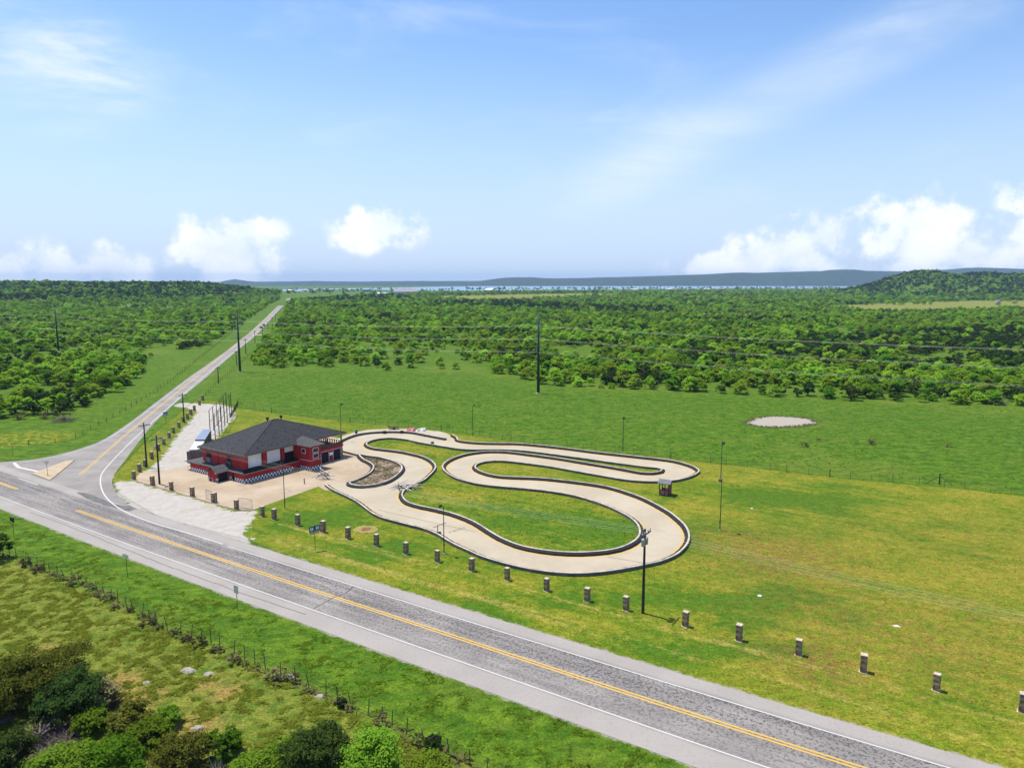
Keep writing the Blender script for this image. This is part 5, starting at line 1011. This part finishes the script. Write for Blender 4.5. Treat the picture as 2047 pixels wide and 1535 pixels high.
# tufts of grass and weeds that give the ditch, meadow and pasture their relief
def tufts(name, n, region, size, mat, label, seed, dens=None, blades=5, rim=1e9, keep_off=()):
    g = np.random.default_rng(seed); poly = np.array([tuple(q) for q in region]); lo, hi = poly.min(0), poly.max(0); X = g.uniform(lo[0], hi[0], n); Y = g.uniform(lo[1], hi[1], n); sd_ = sdf(region, X, Y); ok = (sd_ > .2) & (sd_ < rim)
    ok &= vnoise(X, Y, .65, seed) + .45 * vnoise(X, Y, 2.4, seed + 1) > (dens or .62)
    for q in keep_off: ok &= sdf(q, X, Y) < -.25
    X, Y = X[ok], Y[ok]; m = len(X); X = np.repeat(X, blades); Y = np.repeat(Y, blades); k = len(X)
    s = np.repeat(g.uniform(.5, 1.3, m), blades) * size; a = g.uniform(0, 6.283, k); ox = X + g.normal(0, .35, k) * s; oy = Y + g.normal(0, .35, k) * s; w = s * g.uniform(.18, .38, k); h = s * g.uniform(.15, .6, k); lx = g.normal(0, .8, k) * s; ly = g.normal(0, .8, k) * s
    ca, sa = np.cos(a) * w, np.sin(a) * w; z = np.zeros(k)
    v = np.stack([np.stack([ox - ca, oy - sa, z], 1), np.stack([ox + ca, oy + sa, z], 1), np.stack([ox + ca * .5 + lx, oy + sa * .5 + ly, h], 1), np.stack([ox - ca * .5 + lx, oy - sa * .5 + ly, h], 1)], 1).reshape(-1, 3)
    o = quads(name, v, mat); tag(o, label, 'grass', None, 'stuff')
G_MEAD = leaf_mat('meadow_tuft_blades', (.145, .235, .018), (.36, .39, .06), .5, lift=.8); G_DITCH = leaf_mat('ditch_tuft_blades', (.05, .15, .009), (.165, .275, .02), .5, lift=.8)
G_LAWN = leaf_mat('lawn_tuft_blades', (.075, .16, .011), (.29, .26, .032), .5, lift=.85)
tufts('meadow_grass', 120000, P2([(-60, 1112), (92, 1148), (222, 1203), (335, 1263), (451, 1305), (578, 1355), (684, 1410), (768, 1451), (849, 1491), (960, 1540), (960, 1600), (-60, 1600)]), .22, G_MEAD, 'rough tufted grass of the meadow in the near left corner', 61, .80)
tufts('ditch_grass', 90000, P2([(-60, 1012), (120, 1078), (230, 1126), (350, 1170), (480, 1210), (980, 1384), (1348, 1520), (1400, 1560), (960, 1540), (849, 1481), (684, 1400), (578, 1345), (451, 1295), (335, 1253), (222, 1193), (92, 1138), (-60, 1085)]), .19, G_DITCH, 'thick green grass in the ditch beside the highway', 63, .84)
tufts('pasture_grass', 150000, P2([(470, 806), (700, 836), (945, 862), (1250, 900), (1560, 933), (1880, 964), (2150, 992), (2150, 812), (1700, 806), (1400, 792), (1060, 778), (880, 746), (620, 740), (490, 745)]), .24, G_DITCH, 'clumpy green grass of the pasture behind the track', 65, .80, 4, keep_off=[POND])
tufts('lawn_grass', 170000, LAWN, .14, G_LAWN, 'mown patchy grass of the lawn round the track', 71, .62, 3, keep_off=[FORE, LOT, DRIVE, HWY_POLY, TRACK_BAND, B_POLY, side_poly] )
tufts('infield_grass', 22000, li_, .14, G_LAWN, 'mown patchy grass of the infield inside the track', 75, .62, 3)
tufts('fence_weeds', 9000, [q + Vector((0, d)) for d, L in ((-.3, P2([(470, 814), (700, 845), (945, 870), (1150, 899), (1400, 924), (1700, 957.5), (2100, 997)])), (1.0, P2([(2100, 997), (1700, 957.5), (1400, 924), (1150, 899), (945, 870), (700, 845), (470, 814)]))) for q in L], .45, G_DITCH, 'tall weeds along the wire fence behind the track', 67, .7)
DF = P2([(-60, 1090), (0, 1107), (34, 1118), (92, 1143), (171, 1172), (222, 1198), (280, 1227), (335, 1258), (414, 1285), (451, 1300.6), (523, 1334), (582, 1361), (628, 1378), (684.6, 1405), (735.6, 1430), (802, 1460), (849, 1485.8), (890, 1505.6), (960, 1540), (1030, 1575)])
tufts('fence_undergrowth', 5200, [q + Vector((-.5, -.9)) for q in DF] + [q + Vector((.25, .35)) for q in DF[::-1]], .55, leaf_mat('fence_undergrowth_blades', (.075, .085, .022), (.20, .17, .07), .4, lift=.7), 'brushy strip of weeds along the ditch fence', 81, .55, 6)
tufts('bed_weeds', 2600, lb_, .34, L_DRY, 'dry brown weeds in the brush bed beside the pit', 69, .6)
tufts('pond_reeds', 900, [P(1562, 843).to_2d() + (q - P(1562, 843).to_2d()) * 1.06 for q in POND], .4, L_DRY, 'sparse weeds standing round the pond rim', 70, .4, rim=1.3)

# ------------------------------------------------------------------ far hills and town
def hills(name, prof, D, depth, mat, seed):
    g = random.Random(seed); xs = np.linspace(prof[0][0], prof[-1][0], 160); ys = np.interp(xs, [q[0] for q in prof], [q[1] for q in prof]); rows = 9; vs = []
    for j in range(rows):
        t = j / (rows - 1); f = math.sin(min(t / .62, 1) * math.pi / 2) ** 1.2 if t < .62 else math.cos((t - .62) / .38 * math.pi / 2)
        for i, (x, y) in enumerate(zip(xs, ys - 1.2)):
            dist = D - depth * .62 + depth * t; top = max(CH + (VH - y) / F * D, 3.0); wob = .86 + .28 * float(vnoise(np.array([i * 7.0 + j * 3]), np.array([j * 11.0]), 13, seed)[0]) if 0 < j < 5 else 1
            vs.append(((x - W / 2) / F * dist, dist, top * f * wob if 0 < j < rows - 1 else -2))
    m = MB(); n = len(xs); m.add(vs, [(j * n + i, j * n + i + 1, (j + 1) * n + i + 1, (j + 1) * n + i) for j in range(rows - 1) for i in range(n - 1)]); o = m.build(name, mat, None, True); o['kind'] = 'structure'
HILLM = MAT('wooded_hillside', (.016, .034, .020), .95, .3, .012, col2=(.034, .058, .034), bump=.0)
hills('far_hills', [(-900, 566), (-300, 568), (300, 572), (560, 572), (880, 574), (930, 567), (975, 561), (1005, 556.5), (1050, 555.5), (1100, 558), (1200, 556.5), (1330, 552.5), (1450, 548.5), (1600, 544.5), (1665, 543), (1690, 539), (1715, 543), (1800, 544.5), (1880, 541), (1930, 536.5), (1980, 537.5), (2047, 540), (2400, 545), (3000, 560)], 6900, 1700, HILLM, 3)
hills('far_hills', [(380, 574), (430, 569), (455, 562.5), (475, 559.5), (500, 563), (540, 566.5), (575, 564), (640, 563), (680, 565.5), (760, 563.5), (850, 563), (930, 564), (1000, 572)], 7600, 900, HILLM, 5)
hills('far_hills', [(-1200, 562), (-400, 564), (420, 565), (640, 563.5), (800, 564.5), (900, 563), (1100, 562.5), (1300, 560), (1700, 555), (2400, 554), (3300, 560)], 9200, 1300, HILLM, 6)
def town():
    r = random.Random(15); wm = [MAT('house_wall_pale', (.55, .53, .5), .8, .1, .3), MAT('house_wall_tan', (.38, .33, .27), .8, .1, .3)]; rm = [MAT('house_roof_white', (.68, .68, .68), .6, .05, .3), MAT('house_roof_grey', (.28, .28, .30), .7, .1, .3), MAT('house_roof_brown', (.22, .15, .12), .8, .1, .3)]
    def house(px, py, w, d, h, label, w_=0, r_=0, grp='distant houses near the lake'):
        c = P(px, py); z = 0; R = empty('house', (c.x, c.y, z), r.uniform(-.3, .3)); tag(R, label, 'house', grp); MB().box(-w / 2, w / 2, -d / 2, d / 2, -1, h).build('wall', wm[w_], R)
        m = MB(); e = .5; m.add([(-w / 2 - e, -d / 2 - e, h + .02), (w / 2 + e, -d / 2 - e, h + .02), (w / 2 + e, d / 2 + e, h + .02), (-w / 2 - e, d / 2 + e, h + .02), (-w / 2 - e, 0, h + d * .28), (w / 2 + e, 0, h + d * .28)], [(0, 3, 2, 1), (0, 1, 5, 4), (2, 3, 4, 5), (1, 2, 5), (3, 0, 4)]); m.build('roof', rm[r_], R)
    house(810, 590.5, 62, 30, 10, 'large pale grey building at the edge of the far field', 0, 1); house(979, 585, 26, 20, 9, 'white steep-roofed house in the far field near the lake', 0, 0); house(766, 590.5, 30, 14, 4, 'low white shed left of the large pale grey building', 0, 0)
    for i in range(24):
        x = r.uniform(1040, 1700); y = 582 - (x - 1040) * .0062 + r.uniform(-.6, 1.2); house(x, y, r.uniform(14, 34), r.uniform(9, 14), r.uniform(3, 5), 'small distant house in the row along the lake shore', r.randrange(2), r.choice((0, 1, 1, 2)), 'row of houses along the lake shore')
    for i in range(9): house(r.uniform(565, 700), r.uniform(579.5, 583), r.uniform(14, 30), 12, 4, 'tiny distant house beyond the end of the side road', r.randrange(2), r.choice((0, 1)), 'houses beyond the side road')
    c = P(1995, 609); R = empty('storage_tank', (c.x, c.y, float(ground_z(c.x, c.y)))); tag(R, 'pale round tank standing in the yellow field at the foot of the hill', 'tank'); MB().lathe([(3.4, -1), (3.4, 7), (3.2, 7.2)], (0, 0, 0), 16).build('shell', wm[1], R, True); MB().lathe([(3.5, 7.21), (3.5, 7.5), (.2, 8.4)], (0, 0, 0), 16).build('roof', rm[1], R)
    c = P(1482, 632); R = empty('excavator', (c.x, c.y, float(ground_z(c.x, c.y))), .4); tag(R, 'orange excavator on the bare clearing in the far brush', 'excavator'); OR = MAT('orange_machine_paint', (.55, .16, .02), .5)
    MB().box(-3, 3, -2.6, -1.4, 0, 1.2).box(-3, 3, 1.4, 2.6, 0, 1.2).build('tracks', DKST, R); MB().box(-3.4, 2.4, -1.6, 1.6, 1.25, 3.2).build('body', OR, R); MB().box(.4, 2.2, .2, 1.55, 3.21, 4.9).build('cab', GLASS, R); MB().tube((2, 0, 2.6), (6, 0, 6.4), .45, .35).tube((6, 0, 6.4), (9, 0, 2.6), .35, .25).build('boom', OR, R); MB().box(8.3, 9.7, -.8, .8, 1.2, 2.6).build('bucket', DKST, R)
town()

# ------------------------------------------------------------------ the air between here and the hills
def haze():
    m = bpy.data.materials.new('thin_air'); m.use_nodes = True; t = NT(m.node_tree); t.n.remove(t.n['Principled BSDF']); v = t.new('ShaderNodeVolumePrincipled'); v.inputs['Color'].default_value = (.46, .70, 1.0, 1); v.inputs['Density'].default_value = 6.2e-5; v.inputs['Anisotropy'].default_value = 0
    t.link(v.outputs[0], t.n['Material Output'].inputs['Volume']); o = MB().box(-14500, 14500, -3500, 14800, -4, 178).build('haze', m); o['kind'] = 'stuff'; tag(o, 'thin blue haze over the plain and the far hills', 'haze')
haze()
